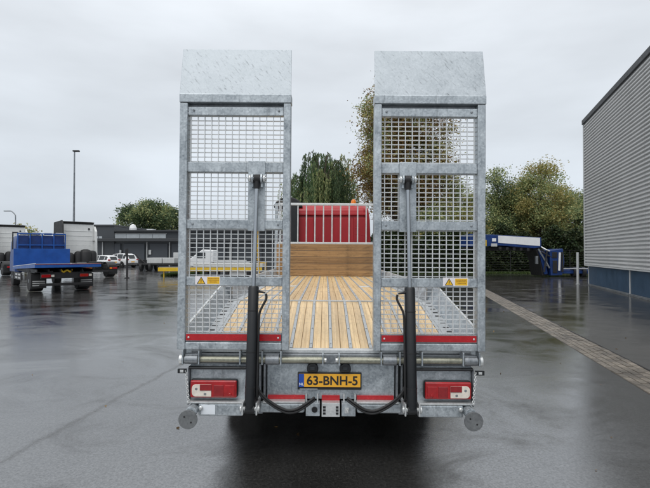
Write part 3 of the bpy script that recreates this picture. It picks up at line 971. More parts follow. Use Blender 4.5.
for px_ in (312, 344.5):
    x = xx(px_, 4.04) - .044
    m = MB()
    zc2 = tz(370.0, 4.04)
    m.prism([(.048 * math.cos(a), .048 * math.sin(a) * 1.05) for a in [math.pi * k / 14 for k in range(15)]] + [(-.044, -.022), (.044, -.022)],
            lambda a, b: (x + a, .030, zc2 + b + .006), lambda a, b: (x + a, .079, zc2 + b + .006))
    pl_ = m.build('plate_light', M['black'], T, .008, seg=3)
    m = MB(); m.bx(x - .020, x + .020, .024, .0295, zc2 + .004, zc2 + .024); m.build('plate_light_lens', M['glass'], pl_, .003)
# running gear under the deck
m = MB()
for s in (-1, 1):
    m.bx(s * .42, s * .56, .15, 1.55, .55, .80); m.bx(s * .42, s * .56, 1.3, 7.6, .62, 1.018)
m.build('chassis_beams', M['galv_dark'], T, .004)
for yy in (2.2, 3.5, 4.8):
    m = MB(); m.cyl((-1.0, yy, .42), (1.0, yy, .42), .055, 14); m.build('axle', M['chassis'], T)
    for s in (-1, 1):
        wl = empty('wheel', (s * 1.02, yy, .42), 0, T)
        m = MB(); m.lathe((0, 0, 0), (1, 0, 0), [(-.20, .27), (-.20, .38), (-.18, .41), (-.02, .42), (0, .40), (.02, .42), (.18, .41), (.20, .38), (.20, .27)], 28); m.build('tyre', M['tyre'], wl, 0, True)
        m = MB(); m.lathe((0, 0, 0), (s, 0, 0), [(.05, .268), (.18, .268), (.185, .22), (.12, .12), (.19, .08), (.20, .03)], 20); m.build('rim', M['galv_dark'], wl, 0, True)
for s in (-1, 1):
    m = MB(); m.bx(s * .78, s * 1.24, 1.62, 5.3, .905, .93); m.build('mudguard', M['black'], T, .004)

# ------------------------------------------------------------------ vehicle helpers
def wheel(parent, x, y, r, w_, rim='galv_dark', out=1):
    wl = empty('wheel', (x, y, r), 0, parent)
    m = MB(); m.lathe((0, 0, 0), (1, 0, 0), [(-w_ / 2, r * .6), (-w_ / 2, r * .92), (-w_ * .42, r * .985), (w_ * .42, r * .985), (w_ / 2, r * .92), (w_ / 2, r * .6)], 26); m.build('tyre', M['tyre'], wl, 0, True)
    m = MB(); m.lathe((0, 0, 0), (out, 0, 0), [(w_ * .1, r * .6), (w_ * .47, r * .6), (w_ * .49, r * .54), (w_ * .3, r * .3), (w_ * .5, r * .18), (w_ * .52, .02)], 18); m.build('rim', M[rim], wl, 0, True)
    return wl
def cab_body(parent, name, mat, y0, y1, z0, z1, hw, top_taper=.10, ribs=True, ribmat=None, nose=.25):
    # a truck cab: rear wall at y0, windscreen towards y1, rounded plan and roof
    m = MB()
    sec = [(z0, 1.0, 0, 0), (z0 + (z1 - z0) * .35, 1.0, 0, 0), (z0 + (z1 - z0) * .8, 1 - top_taper * .4, .02, nose * .5), (z1 - .12, 1 - top_taper, .06, nose), (z1, 1 - top_taper * 1.9, .22, nose + .25)]
    c = .14
    rings = []
    for z, k, db, dn in sec:
        h = hw * k
        ya, yb = y0 + db, y1 - dn
        rings.append([(-h + c, ya, z), (h - c, ya, z), (h, ya + c, z), (h, yb - c * 1.6, z), (h - c * 1.6, yb, z), (-h + c * 1.6, yb, z), (-h, yb - c * 1.6, z), (-h, ya + c, z)])
    vs = [q for r_ in rings for q in r_]
    fs = [tuple(range(7, -1, -1)), tuple(range(len(vs) - 8, len(vs)))]
    for i in range(len(rings) - 1):
        fs += [(i * 8 + k, i * 8 + (k + 1) % 8, i * 8 + 8 + (k + 1) % 8, i * 8 + 8 + k) for k in range(8)]
    m.add(vs, fs)
    b = m.build(name, M[mat], parent, .05, True, 3)
    return b

# red tractor in front of the headboard
rt = empty('red_tractor', (.04, 13.25, 0), 0)
tag(rt, 'red truck cab seen through the headboard fence with orange roof beacon', 'truck')
ctop = zz(204.5, 13.25)
cab = cab_body(rt, 'cab', 'cab_red', 0, 2.1, 1.0, ctop, 1.24, .05)
for i, (xa, xb) in enumerate(((-.78, -.36), (-.30, .14), (.20, .66), (.74, 1.12))):
    m = MB(); m.bx(xa, xb, -.020, .03, 1.55 + (.16 if i == 3 else 0), ctop - .36); m.build('rear_rib', M['cab_red2' if i % 2 else 'cab_red'], cab, .018, seg=3)
m = MB(); m.bx(-.86, .72, -.035, .02, 1.50, 1.545); m.build('lower_moulding', M['cab_red'], cab, .008)
m = MB(); m.bx(-.86, 1.10, -.035, .06, ctop - .30, ctop - .235); m.build('upper_moulding', M['cab_red'], cab, .012)
m = MB(); m.bx(-.95, .68, -.05, .1, .9, 1.47); m.build('rear_underside', M['chassis'], cab, .01)
m = MB(); m.bx(-.97, -.75, -.26, -.06, .9, ctop - .02); m.build('air_intake', M['black'], rt, .04, seg=3)
m = MB()
arc = [(-1.46 + .40 * (1 - math.cos(math.pi * k / 16)), ctop - .08 + .30 * math.sin(math.pi * k / 16)) for k in range(17)]
m.prism(arc, lambda a, b: (a, .05, b), lambda a, b: (a, .75, b - .05)); m.build('roof_pod', M['chassis'], rt, .03, True)
bx_ = xx(353.6, 13.6) - .04
bc = MB(); bc.lathe((bx_, .35, ctop - .04), (0, 0, 1), [(0, .05), (.06, .05)], 14); bc.build('beacon_base', M['black'], rt)
bc = MB(); bc.lathe((bx_, .35, ctop + .02), (0, 0, 1), [(0, .075), (.10, .072), (.15, .05), (.16, .02)], 18); bc.build('beacon', M['orange'], rt, 0, True)
m = MB()
for s in (-1, 1): m.bx(s * .36, s * .44, -4.4, 1.8, .66, .94)
m.build('chassis_rails', M['chassis'], rt)
for s in (-1, 1):
    wheel(rt, s * .98, -2.9, .49, .5, out=s); wheel(rt, s * 1.05, 1.2, .5, .32, out=s)
    m = MB(); m.bx(s * 1.13, s * 1.23, .35, .95, 1.15, 1.5); m.build('cab_step', M['chassis'], rt, .02)
m = MB(); m.add([(-.98, 2.06 - .30, 2.05), (.98, 2.06 - .30, 2.05), (.9, 2.06 - .42, 2.75), (-.9, 2.06 - .42, 2.75)], [(0, 1, 2, 3)])
for q in range(len(m.v)): m.v[q] = (m.v[q][0], m.v[q][1] + .36, m.v[q][2])
m.build('windscreen', M['glass'], rt)

# ------------------------------------------------------------------ blue flatbed truck, far left
BYAW = R(41)
bt = empty('flatbed_truck', (xx(35, 20.0), 20.0, 0), BYAW)     # origin: rear left corner on the ground, +y forward, +x to its right
tag(bt, 'blue flatbed recovery truck with blue headboard at the left edge', 'truck')
BW, BL = 2.60, 5.4
m = MB()
m.prism([(0, 1.10), (0, 1.27), (BL, 1.05), (BL, .92)], lambda a, b: (0, a, b), lambda a, b: (BW, a, b)); m.build('bed', M['blue'], bt, .01)
m = MB(); m.bx(.0, BW, -.012, -.002, 1.232, 1.252); m.build('red_stripe', M['red_lens2'], bt)
m = MB(); m.bx(.0, BW, -.014, -.002, 1.256, 1.270); m.build('edge_strip', M['trim'], bt)
for k in range(6):
    m = MB(); m.bx(.12 + k * .44, .16 + k * .44, .3, BL - .4, .90, 1.02); m.build('cross_member', M['chassis'], bt)
m = MB(); m.bx(.25, 2.35, .42, .50, .30, .42); m.build('underrun_bar', M['chassis'], bt, .02)
m = MB(); m.prism([(-.01, 1.272), (-.01, 1.29), (BL, 1.07), (BL, 1.052)], lambda a, b: (-.012, a, b), lambda a, b: (.04, a, b)); m.build('edge_strip', M['white'], bt)
m = MB(); m.bx(.02, BW - .02, BL, BL + .07, .95, zz(248.5, 24.3)); m.build('headboard', M['blue'], bt, .01)
zt1 = zz(233, 24.6)
m = MB()
for k in range(5): m.bx(.18 + k * .54, .235 + k * .54, BL + .08, BL + .14, .95, zt1)
m.bx(.18, 2.395, BL + .082, BL + .138, zt1 - .06, zt1 + .0); m.bx(.18, 2.395, BL + .082, BL + .138, 2.1, 2.16)
m.build('guard_frame', M['blue'], bt, .006)
for k in range(4):
    m = MB(); m.bx(.245 + k * .54, .71 + k * .54, BL + .15, BL + .17, 1.95, zt1 - .12); m.build('guard_panel', M['blue2'], bt, .006)
    m = MB(); m.bx(.30 + k * .54, .66 + k * .54, BL + .14, BL + .18, zt1 - .10, zt1 + .04); m.build('work_lamp', M['greybox'], bt, .012)
cab_body(bt, 'cab', 'blue2', BL + .3, BL + 2.3, .75, zt1 - .12, 1.15, .06).location = (BW / 2, 0, 0)
m = MB(); m.cyl((.02, BL + .3, 1.9), (.02, BL + .3, zt1 + .05), .03, 8); m.cyl((.02, BL + .3, zt1 + .02), (.25, BL + .3, zt1 + .02), .03, 8); m.build('mirror_frame', M['black'], bt)
m = MB(); m.bx(.62, .76, .4, BL + 2, .72, .95); m.bx(1.84, 1.98, .4, BL + 2, .72, .95); m.bx(.3, 2.3, .35, .5, .62, .88); m.build('chassis_rails', M['chassis'], bt)
m = MB(); m.bx(.10, BW - .1, .6, BL - .3, .86, .90); m.build('bed_underside', M['chassis'], bt)
for s, x in ((-1, .34), (1, BW - .34)):
    wheel(bt, x, 1.75, .48, .52, out=s); wheel(bt, x, BL + 1.5, .48, .32, out=s)
    m = MB(); m.bx(x - .3, x + .3, 1.05, 1.09, .18, .80); m.build('mudflap', M['chassis'], bt, .01)
    m = MB()
    for k in range(3): m.bx(x - .24, x + .24, 1.035, 1.048, .28 + k * .09, .325 + k * .09)
    m.build('flap_print', M['trim'], bt)
    tl = empty('tail_light', (0, 0, 0), 0, bt)
    xc = .55 if s < 0 else BW - .55
    m = MB(); m.bx(xc - .27, xc + .27, .30, .36, .66, .82); m.build('housing', M['black'], tl, .01)
    m = MB(); m.bx(xc - .25, xc + .10, .285, .305, .675, .805); m.build('lens', M['red_lens'], tl, .01)
    m = MB(); m.bx(xc + .12, xc + .24, .285, .305, .69, .79); m.build('clear_lens', M['white_lens'], tl, .01)
m = MB(); m.bx(-.02, .02, 3.0, 5.0, .45, .80); m.build('side_locker', M['chassis'], bt, .02)
for k in range(2):
    for j in range(2):
        m = MB(); m.bx(-.032, -.02, 3.2 + k * .75, 3.7 + k * .75, .52 + j * .15, .60 + j * .15); m.build('locker_vent', M['trim'], bt)
m = MB(); m.tube(smooth_line([(1.05, .4, 1.0), (1.15, .36, .9), (1.3, .36, .97), (1.42, .36, .9), (1.5, .4, 1.0)]), .04, 8); m.build('yellow_strap', M['yellow'], bt)

# ------------------------------------------------------------------ white tractor units
def tractor(loc, yaw, label, group='white tractor units parked on the left', cabh=3.98):
    t = empty('tractor_unit', loc, yaw)       # origin: centre of the chassis end, +y forward
    tag(t, label, 'truck', group)
    Y0 = 4.5
    cab = cab_body(t, 'cab', 'cab_white', Y0, Y0 + 2.2, 1.0, cabh, 1.22, .04)
    for k in range(7):
        m = MB(); m.bx(-1.0, 1.0, Y0 - .008, Y0 + .05, 1.2 + k * .36, 1.225 + k * .36); m.build('rear_rib', M['cab_white'], cab, .004)
    m = MB(); m.prism([(Y0 + .1, cabh - .10), (Y0 - .12, cabh + .07), (Y0 + .5, cabh + .13), (Y0 + 1.4, cabh + .02)], lambda a, b: (-1.2, a, b), lambda a, b: (1.12, a, b)); m.build('roof_deflector', M['chassis'], t, .04, seg=3)
    for s in (-1, 1):
        m = MB()
        if s < 0: m.prism([(Y0 - .85, 1.1), (Y0 - .70, cabh - .2), (Y0 - .45, cabh + .14), (Y0 + 1.4, cabh + .05), (Y0 + 1.4, 1.1)], lambda a, b: (-1.22, a, b), lambda a, b: (-1.30, a, b))
        else: m.prism([(Y0 - .35, 1.1), (Y0 - .25, cabh - .6), (Y0 + .1, cabh - .22), (Y0 + .5, cabh - .22), (Y0 + .5, 1.1)], lambda a, b: (1.10, a, b), lambda a, b: (1.27, a, b))
        m.build('side_deflector', M['cab_white' if s > 0 else 'chassis'], t, .03, seg=3)
        wheel(t, s * .95, 1.0, .5, .55, out=s); wheel(t, s * 1.03, Y0 + 1.3, .5, .32, out=s)
        gm = MB()
        pr = [(1.0 + .60 * math.cos(a), .5 + .60 * math.sin(a)) for a in [math.pi * (k + .6) / 13 for k in range(13)]]
        pr2 = [(1.0 + .57 * math.cos(a), .5 + .57 * math.sin(a)) for a in [math.pi * (k + .6) / 13 for k in range(13)]][::-1]
        gm.prism(pr + pr2, lambda a, b: (s * .64, a, b), lambda a, b: (s * 1.26, a, b)); gm.build('mudguard', M['black'], t)
        m = MB(); m.bx(s * .66, s * 1.24, .30, .33, .25, .85); m.build('mudflap', M['chassis'], t)
        tl = empty('tail_light', (0, 0, 0), 0, t)
        m = MB(); m.bx(s * .52, s * 1.12, -.02, .05, .58, .76); m.build('housing', M['black'], tl, .01)
        m = MB(); m.bx(s * .80, s * 1.09, -.04, -.021, .61, .73); m.build('lens', M['red_lens'], tl, .01)
        m = MB(); m.bx(s * .58, s * .76, -.04, -.021, .62, .72); m.build('indicator_lens', M['orange'], tl, .01)
        m = MB(); m.bx(s * .36, s * .44, 0, Y0 + 1.5, .66, .94); m.build('chassis_rail', M['chassis'], t)
        m = MB(); m.cyl((s * .88, 2.0, .66), (s * .88, Y0 - .3, .66), .30, 18); m.build('fuel_tank', M['chassis'], t, .03)
    for x, y_, z, r_, h in ((-.75, Y0 - .4, 1.0, .34, .75), (-.15, Y0 - .45, 1.0, .28, .85), (.35, Y0 - .5, 1.0, .42, 1.0), (.85, Y0 - .45, 1.0, .30, .9)):
        m = MB(); m.lathe((x, y_, z), (0, 0, 1), [(0, r_), (h * .75, r_), (h * .93, r_ * .75), (h, r_ * .3)], 16); m.build('catwalk_tank', M['chassis'], t, 0, True)
    for k in range(2):
        m = MB(); m.bx(1.02, 1.06, Y0 - .42, Y0 - .02, 1.75 + k * .85, 1.80 + k * .85); m.build('grab_rail', M['chassis'], t)
    m = MB(); m.bx(.70, .80, Y0 - .03, Y0 + .02, cabh - .52, cabh - .36); m.build('work_lamp', M['black'], t, .01)
    m = MB(); m.cyl((1.04, Y0 - .42, 1.0), (1.04, Y0 - .42, 2.66), .022, 8); m.build('grab_pole', M['trim'], t)
    m = MB(); m.lathe((0, 1.0, .95), (0, 0, 1), [(0, .45), (.14, .45), (.17, .38)], 20); m.build('fifth_wheel', M['chassis'], t)
    m = MB(); m.bx(-.9, .9, .0, .06, .42, .56); m.build('rear_bar', M['chassis'], t)
    return t
tractor((xx(101, 33), 33, 0), R(45), 'white high-roof tractor unit parked behind the blue flatbed truck')
tractor((xx(24, 37.0), 37.0, 0), R(45), 'white tractor unit cut off by the left edge of the picture')

# ------------------------------------------------------------------ cars
def car(loc, yaw, label, mat='white', L=4.5, Wd=1.84, H=1.66, suv=True):
    c = empty('parked_car', loc, yaw)
    tag(c, label, 'car', 'cars parked before the dark building')
    hw = Wd / 2
    # stations from rear to front: y, bottom, belt, roof, half width, roof half width
    st_ = [(0, .45, .80, .82, .78, .60), (.08, .32, .98, 1.02, .92, .66), (.35, .28, 1.02, 1.50, .98, .70), (.75, .28, 1.02, 1.64, 1, .72), (1.7, .28, 1.0, 1.66, 1, .73), (2.5, .28, .98, 1.60, 1, .72),
           (3.15, .28, .97, 1.10, 1, .70), (3.4, .28, .96, 1.00, .99, .74), (4.1, .30, .86, .88, .95, .72), (4.42, .36, .72, .74, .86, .66), (4.5, .42, .6, .62, .76, .6)]
    k = H / 1.66; kl = L / 4.5
    rings = []
    for y, zb, zm, zr_, a, b in st_:
        a *= hw; b *= hw; y *= kl
        zb, zm, zr_ = zb, zm * k, zr_ * k
        rings.append([(-a * .9, y, zb), (a * .9, y, zb), (a, y, (zb + zm) / 2), (a * .97, y, zm), (b, y, zr_ - .03), (b * .8, y, zr_), (-b * .8, y, zr_), (-b, y, zr_ - .03), (-a * .97, y, zm), (-a, y, (zb + zm) / 2)])
    n = 10
    m = MB()
    vs = [q for r_ in rings for q in r_]
    fs = [tuple(range(n - 1, -1, -1)), tuple(range(len(vs) - n, len(vs)))]
    for i in range(len(rings) - 1):
        fs += [(i * n + j, i * n + (j + 1) % n, (i + 1) * n + (j + 1) % n, (i + 1) * n + j) for j in range(n)]
    m.add(vs, fs)
    m.build('body', M[mat], c, .03, True, 2)
    def pane(i, j, inset=.08, name='window'):
        a, b, d, e_ = [Vector(q) for q in (rings[i][j], rings[i][(j + 1) % n], rings[i + 1][(j + 1) % n], rings[i + 1][j])]
        ce = (a + b + d + e_) / 4
        nr = (b - a).cross(e_ - a).normalized()
        if nr.dot(ce - Vector((0, 2.2, .9))) < 0: nr = -nr
        w_ = MB(); w_.add([ce + (q - ce) * (1 - inset) + nr * .012 for q in (a, b, d, e_)], [(0, 1, 2, 3)]); w_.build(name, M['glass'], c)
    for i in (2, 3, 4, 5):
        pane(i, 3, .12); pane(i, 7, .12)
    pane(1, 5, .1); pane(5, 5, .06)
    for s in (-1, 1):
        for y in (.85 * kl, 3.6 * kl):
            wheel(c, s * (hw - .11), y, .34, .23, 'trim', s)
            m = MB(); m.lathe((s * (hw - .015), y, .35), (s, 0, 0), [(0, .40), (.02, .40), (.021, .36)], 22); m.build('wheel_arch', M['chassis'], c)
        m = MB(); m.bx(s * (hw * .93), s * (hw * .62), .0, .16, .86, 1.02); m.build('tail_light', M['red_lens'], c, .02)
        m = MB(); m.bx(s * (hw * .93), s * (hw * .60), 4.22 * kl, 4.42 * kl, .66, .80); m.build('headlight', M['glass'], c, .03)
        m = MB(); m.bx(s * (hw + .0), s * (hw + .17), 2.95 * kl, 3.1 * kl, 1.0, 1.14); m.build('mirror', M[mat], c, .03)
    m = MB(); m.bx(-.78, .78, -.02, .1, .36, .52); m.build('rear_bumper', M['chassis'], c, .02)
    m = MB(); m.bx(-.26, .26, -.02, .05, .62, .74); m.build('number_plate', M['plate_y'], c)
    return c
car((xx(133, 57), 57, 0), R(64), 'white sport utility car parked before the dark building')
car((xx(115, 54.5), 54.5, 0), R(66), 'low white hatchback car beside the white sport utility car', H=1.46, L=4.2)

# ------------------------------------------------------------------ dark office building, left background
bd = 66.0
ob = empty('office_building', (0, bd, 0))
tag(ob, 'long low dark building with bright window band behind the cars', 'building')
X = lambda px: xx(px, bd)
ztop, ztall = zz(231.5, bd), zz(226.3, bd)
m = MB(); m.bx(X(88), X(286), 0, 16, 0, ztop); m.build('wall', M['darkwall'], ob)
m = MB(); m.bx(X(80), X(115), -.25, 12, 0, ztall); m.build('tall_block', M['darkwall'], ob, .03)
m = MB(); m.bx(X(79.6), X(115.4), -.4, 12.2, ztall, ztall + .22); m.build('parapet', M['cap'], ob)
m = MB(); m.bx(X(115.6), X(287), -.5, 16.2, ztop, ztop + .2); m.build('parapet', M['cap'], ob)
m = MB(); m.bx(X(92), X(286), -1.2, -.26, zz(241.5, bd), zz(238.6, bd)); m.build('canopy', M['cap'], ob, .02)
for k in range(4):
    xa, xb = 113.5 + k * 13.2, 113.5 + (k + 1) * 13.2 - .35
    m = MB(); m.bx(X(xa), X(xb), -.10, -.02, zz(238.2, bd), zz(234.3, bd)); m.build('window_pane', M['winglass'], ob)
m = MB(); m.bx(X(113), X(167), -.14, -.102, zz(234.2, bd), zz(233.6, bd)); m.build('window_head', M['trim'], ob)
for xa, xb in ((96, 99.3), (100, 103)):
    m = MB(); m.bx(X(xa), X(xb), -.30, -.26, zz(238.4, bd), zz(236.4, bd)); m.build('small_window', M['winglass'], ob)
for xa in (103.5, 147.6, 170, 230):
    m = MB(); m.bx(X(xa), X(xa + .8), -.45, -.3, 0, zz(242, bd)); m.build('downpipe', M['trim'], ob)
for xa, xb in ((106, 121), (124, 145), (150, 168), (172, 192), (195, 226), (233, 262)):
    m = MB(); m.bx(X(xa), X(xb), -.20, -.02, .05, zz(243.5, bd)); m.build('roller_door', M['darkwall2'], ob, .02)
for xa, xb, ya, yb in ((92.5, 96.8, 246, 249), (120.5, 122.3, 250, 253), (149.5, 152, 250, 254.5)):
    m = MB(); m.bx(X(xa), X(xb), -.36, -.26, zz(yb, bd), zz(ya, bd)); m.build('wall_sign', M['greybox'], ob)
m = MB(); m.lathe((X(125.5), 2.5, ztop + .2), (0, 0, 1), [(0, .5), (.4, .5), (.8, .34), (.95, .1)], 14); m.build('roof_vent', M['white'], ob)
m = MB(); m.bx(X(141), X(147), 2, 3.5, ztop + .2, ztop + .45); m.build('roof_light', M['white'], ob)

# ------------------------------------------------------------------ masts and posts
m = MB()
zt = zz(151.5, 42)
m.tube([(0, 0, 0), (0, 0, 1.2), (0, 0, zt)], [.13, .11, .055], 12)
lm = empty('light_mast', (xx(73.6, 42), 42, 0))
m.build('pole', M['galv_dark'], lm, 0, True)
m = MB(); m.bx(-.12, .42, -.14, .14, zt - .02, zt + .10); m.build('floodlight', M['chassis'], lm, .03)
tag(lm, 'tall slender light mast rising behind the white tractor unit', 'light mast')
sl = empty('street_lamp', (xx(15.2, 95), 95, 0))
za, zb_ = zz(216, 95), zz(211.8, 95)
m = MB(); m.tube(smooth_line([(0, 0, 0), (0, 0, 4), (0, 0, za - .5), (-.15, 0, za + .3), (-.8, 0, zb_ + .1), (-1.2, 0, zb_ + .16)]), .10, 10); m.build('pole', M['galv_dark'], sl, 0, True)
m = MB(); m.bx(-2.3, -1.0, -.2, .2, zb_ + .05, zb_ + .26); m.build('lamp_head', M['galv_dark'], sl, .08, seg=3)
tag(sl, 'curved-arm street lamp at the far left edge', 'street lamp')
m = MB(); sp_ = empty('sign_post', (xx(127.2, 33), 33, 0))
m.cyl((0, 0, 0), (0, 0, zz(248.5, 33)), .07, 10); m.bx(-.12, .12, -.12, .12, 0, .05); m.build('pole', M['chassis'], sp_)
m = MB(); m.bx(-.10, .10, -.10, -.075, 1.5, zz(248.5, 33) - .05); m.build('sign_board', M['chassis'], sp_, .01)
tag(sp_, 'thin black post standing alone on the wet yard', 'post')

# ------------------------------------------------------------------ utility trailer, yellow low loader, van, ladder
ut = empty('utility_trailer', (xx(158, 46), 46, 0))
tag(ut, 'small black trailer carrying two pale grey boxes', 'trailer')
X = lambda px: xx(px, 46) - xx(158, 46)
m = MB(); m.bx(X(137), X(177), 0, 1.9, .55, .72); m.bx(X(131), X(138), .8, 1.0, .6, .68); m.build('frame', M['chassis'], ut, .02)
for x in (X(141), X(150)):
    wheel(ut, x, .15, .38, .24, out=-1); wheel(ut, x, 1.75, .38, .24)
m = MB(); m.bx(X(138), X(141), .2, 1.6, .72, 1.05); m.tube([(X(135), .1, 1.6), (X(139), .1, 1.2), (X(147), .1, .6)], .06, 8); m.build('drawbar', M['chassis'], ut)
for xa, xb in ((146.5, 161.5), (162.2, 174)):
    m = MB(); m.bx(X(xa), X(xb), .1, 1.7, .73, zz(257.8, 46)); m.build('grey_box', M['greybox'], ut, .04, seg=3)
for k, xb in enumerate((166,)):
    m = MB(); m.bx(X(xb), X(180), 2.2, 3.6, .72, zz(252.5, 48)); m.build('back_box', M['greybox'], ut, .04)
yl = empty('low_loader', (xx(205, 34), 34, 0))
tag(yl, 'yellow and grey low loader bed standing behind the left ramp', 'trailer')
X = lambda px: xx(px, 34) - xx(205, 34)
zy0, zy1 = zz(271.3, 34), zz(267.6, 34)
m = MB(); m.bx(X(158), X(262), 0, .12, zy0, zy1); m.build('yellow_beam', M['yellow'], yl, .015)
m = MB(); m.bx(X(158), X(262), .13, 2.4, zy1 - .08, zy1 + .0); m.build('bed', M['chassis'], yl)
m = MB(); m.bx(X(192), X(262), .35, 2.3, zy1 + .005, zz(263.6, 34)); m.build('grey_sill', M['greybox'], yl, .02)
for px_ in (162.5, 255):
    m = MB(); m.bx(X(px_), X(px_ + 1), .2, .3, 0, zy0); m.build('leg', M['yellow'], yl)
for px_ in (196, 206, 217, 227, 248):
    wheel(yl, X(px_), .35, .30, .22, out=-1)
m = MB(); m.bx(X(229), X(247), .15, .25, .1, zy0); m.build('side_panel', M['greybox'], yl)
vn = empty('white_van', (xx(205, 40), 40, 0), R(90))
tag(vn, 'white van cab with flat bed behind the left ramp mesh', 'van')
# van local: +y forward (to the left in the picture), x towards/away
prof_ = [(-2.6, .35), (-2.6, .95), (-.15, .95), (-.15, 1.95), (.75, 2.0), (1.25, 1.62), (1.75, 1.25), (2.1, 1.1), (2.2, .7), (2.15, .35)]
m = MB(); m.prism([p_ for p_ in prof_ if p_[0] > -.2], lambda a, b: (-.9, a - .75, b), lambda a, b: (.9, a - .75, b)); m.build('cab', M['white'], vn, .06, True, 3)
m = MB(); m.bx(-.915, -.902, -.25, .45, 1.3, 1.75); m.build('window', M['glass'], vn)
m = MB(); m.bx(-.9, .9, -3.6, -.95, .8, .95); m.bx(-.9, -.86, -3.6, -.95, .95, 1.15); m.build('flat_bed', M['greybox'], vn, .02)
for s in (-1, 1):
    wheel(vn, s * .8, .75, .34, .22, out=s); wheel(vn, s * .8, -2.5, .34, .22, out=s)
ld = empty('ladder', (xx(256.5, 15.5), 15.5, 0))
tag(ld, 'yellow ladder leaning upright beside the headboard', 'ladder')
X = lambda px: xx(px, 15.5) - xx(256.5, 15.5)
zl0, zl1 = 0.0, zz(229.5, 15.5)
m = MB()
m.tube([(X(255), 0, zl0), (X(254.6), 0, zl1)], .035, 8); m.build('stile', M['yellow'], ld)
m = MB(); m.tube([(X(260.8), 0, zl0), (X(256.6), .1, zl1)], .035, 8); m.build('stile', M['yellow'], ld)
for k in range(7):
    z = .3 + k * .3
    t_ = z / zl1
    m = MB(); m.cyl((X(255), 0, z), (X(260.8) + (X(256.6) - X(260.8)) * t_, .1 * t_, z), .018, 8); m.build('rung', M['yellow'], ld)
m = MB(); m.bx(X(258.5), X(266), .1, .16, zz(263.5, 15.5), zz(262, 15.5)); m.tube([(X(265), .12, 0), (X(265), .12, zz(263, 15.5))], .03, 8); m.build('support_frame', M['yellow'], ld)

# ------------------------------------------------------------------ blue gooseneck low loader, right background
gn = empty('gooseneck_trailer', (xx(545, 34.5), 34.5, 0))
tag(gn, 'blue gooseneck low-loader trailer with white side panel before the trees', 'trailer')
G = lambda px: xx(px, 34.5) - xx(545, 34.5)
Zg = lambda py: zz(py, 34.5)
m = MB()
m.prism([(G(470), Zg(234)), (G(498), Zg(234.8)), (G(541.5), Zg(237.5)), (G(541.5), Zg(247.3)), (G(534), Zg(248.3)), (G(500), Zg(245.5)), (G(484), Zg(246.6)), (G(470), Zg(246.5))],
        lambda a, b: (a, 0, b), lambda a, b: (a, 2.4, b)); m.build('neck', M['blue2'], gn, .03)
m = MB()
m.prism([(G(498.2), Zg(235.6)), (G(540), Zg(237.9)), (G(540), Zg(246.0)), (G(498.2), Zg(242.8))], lambda a, b: (a, -.02, b), lambda a, b: (a, -.003, b)); m.build('white_panel', M['white'], gn)
for xa, xb, ya, yb, mt in ((483, 486.5, 240, 246, 'yellow'), (492, 496, 238.3, 241.5, 'white'), (491, 497, 243.5, 246.5, 'trim')):
    m = MB(); m.bx(G(xa), G(xb), -.05, -.003, Zg(yb), Zg(ya)); m.build('side_marker', M[mt], gn, .01)
m = MB(); m.bx(G(470), G(536), .6, 1.9, Zg(250.5), Zg(247)); m.build('neck_underframe', M['chassis'], gn, .02)
m = MB()
m.prism([(G(536), Zg(247)), (G(546), Zg(250)), (G(549), Zg(275.5)), (G(543.5), Zg(276)), (G(541), Zg(260))], lambda a, b: (a, .2, b), lambda a, b: (a, 2.2, b)); m.build('swan_leg', M['chassis'], gn, .03)
m = MB()
m.prism([(G(539), Zg(250)), (G(545), Zg(252)), (G(548), Zg(274)), (G(545), Zg(274.5))], lambda a, b: (a, .05, b), lambda a, b: (a, .19, b)); m.build('leg_web', M['blue2'], gn, .02)
for k, (a_, b_) in enumerate((((538, 249), (549, 268)), ((541, 252), (552, 258)), ((546, 251), (543, 272)))):
    m = MB(); m.tube([(G(a_[0]), -.05 - k * .05, Zg(a_[1])), (G(b_[0]), -.05 - k * .05, Zg(b_[1]))], .06, 8); m.build('hydraulic_ram', M['chassis' if k else 'galv_dark'], gn)
for k in range(5):
    m = MB(); m.bx(G(499 + k * 7), G(501.5 + k * 7), -.01, .1, Zg(249.5 + .4 * k), Zg(246.8 + .35 * k)); m.build('neck_bracket', M['chassis'], gn, .01)
m = MB()
m.prism([(G(548.5), Zg(250.5)), (G(562), Zg(248.6)), (G(563.5), Zg(262)), (G(561), Zg(275)), (G(550), Zg(275.5))], lambda a, b: (a, -.15, b), lambda a, b: (a, 2.5, b)); m.build('front_bulkhead', M['blue2'], gn, .04)
for xa, xb, ya, yb in ((551, 556, 252, 258), (551.5, 556, 260.5, 273), (560, 562, 252, 272)):
    m = MB(); m.bx(G(xa), G(xb), -.19, -.151, Zg(yb), Zg(ya)); m.build('bulkhead_recess', M['chassis'], gn, .02)
m = MB(); m.tube([(G(557.5), -.22, Zg(270.5)), (G(558.3), -.22, Zg(252.5))], .075, 10); m.build('white_pole', M['white'], gn)
for px_, py_ in ((537, 260), (546, 262)):
    m = MB(); m.bx(G(px_ - 1), G(px_ + 1.2), -.02, .2, Zg(py_ + 4), Zg(py_ - 4)); m.build('side_bracket', M['galv_dark'], gn, .02)
m = MB(); m.tube([(G(541), .1, Zg(246.5)), (G(546), -.1, Zg(250)), (G(550), -.1, Zg(251.5))], .05, 8); m.build('neck_hose', M['galv_pale'], gn)
m = MB(); m.bx(G(561), G(600), .0, 2.5, Zg(273.6), Zg(270.2)); m.bx(G(561), G(600), -.06, .0, Zg(269.4), Zg(267.8)); m.build('low_bed', M['blue2'], gn, .02)
m = MB(); m.bx(G(561), G(600), -.09, -.065, Zg(269), Zg(268)); m.build('bed_edge', M['trim'], gn)
for k in range(3): wheel(gn, G(575 + k * 9), .2, .36, .25, out=-1)

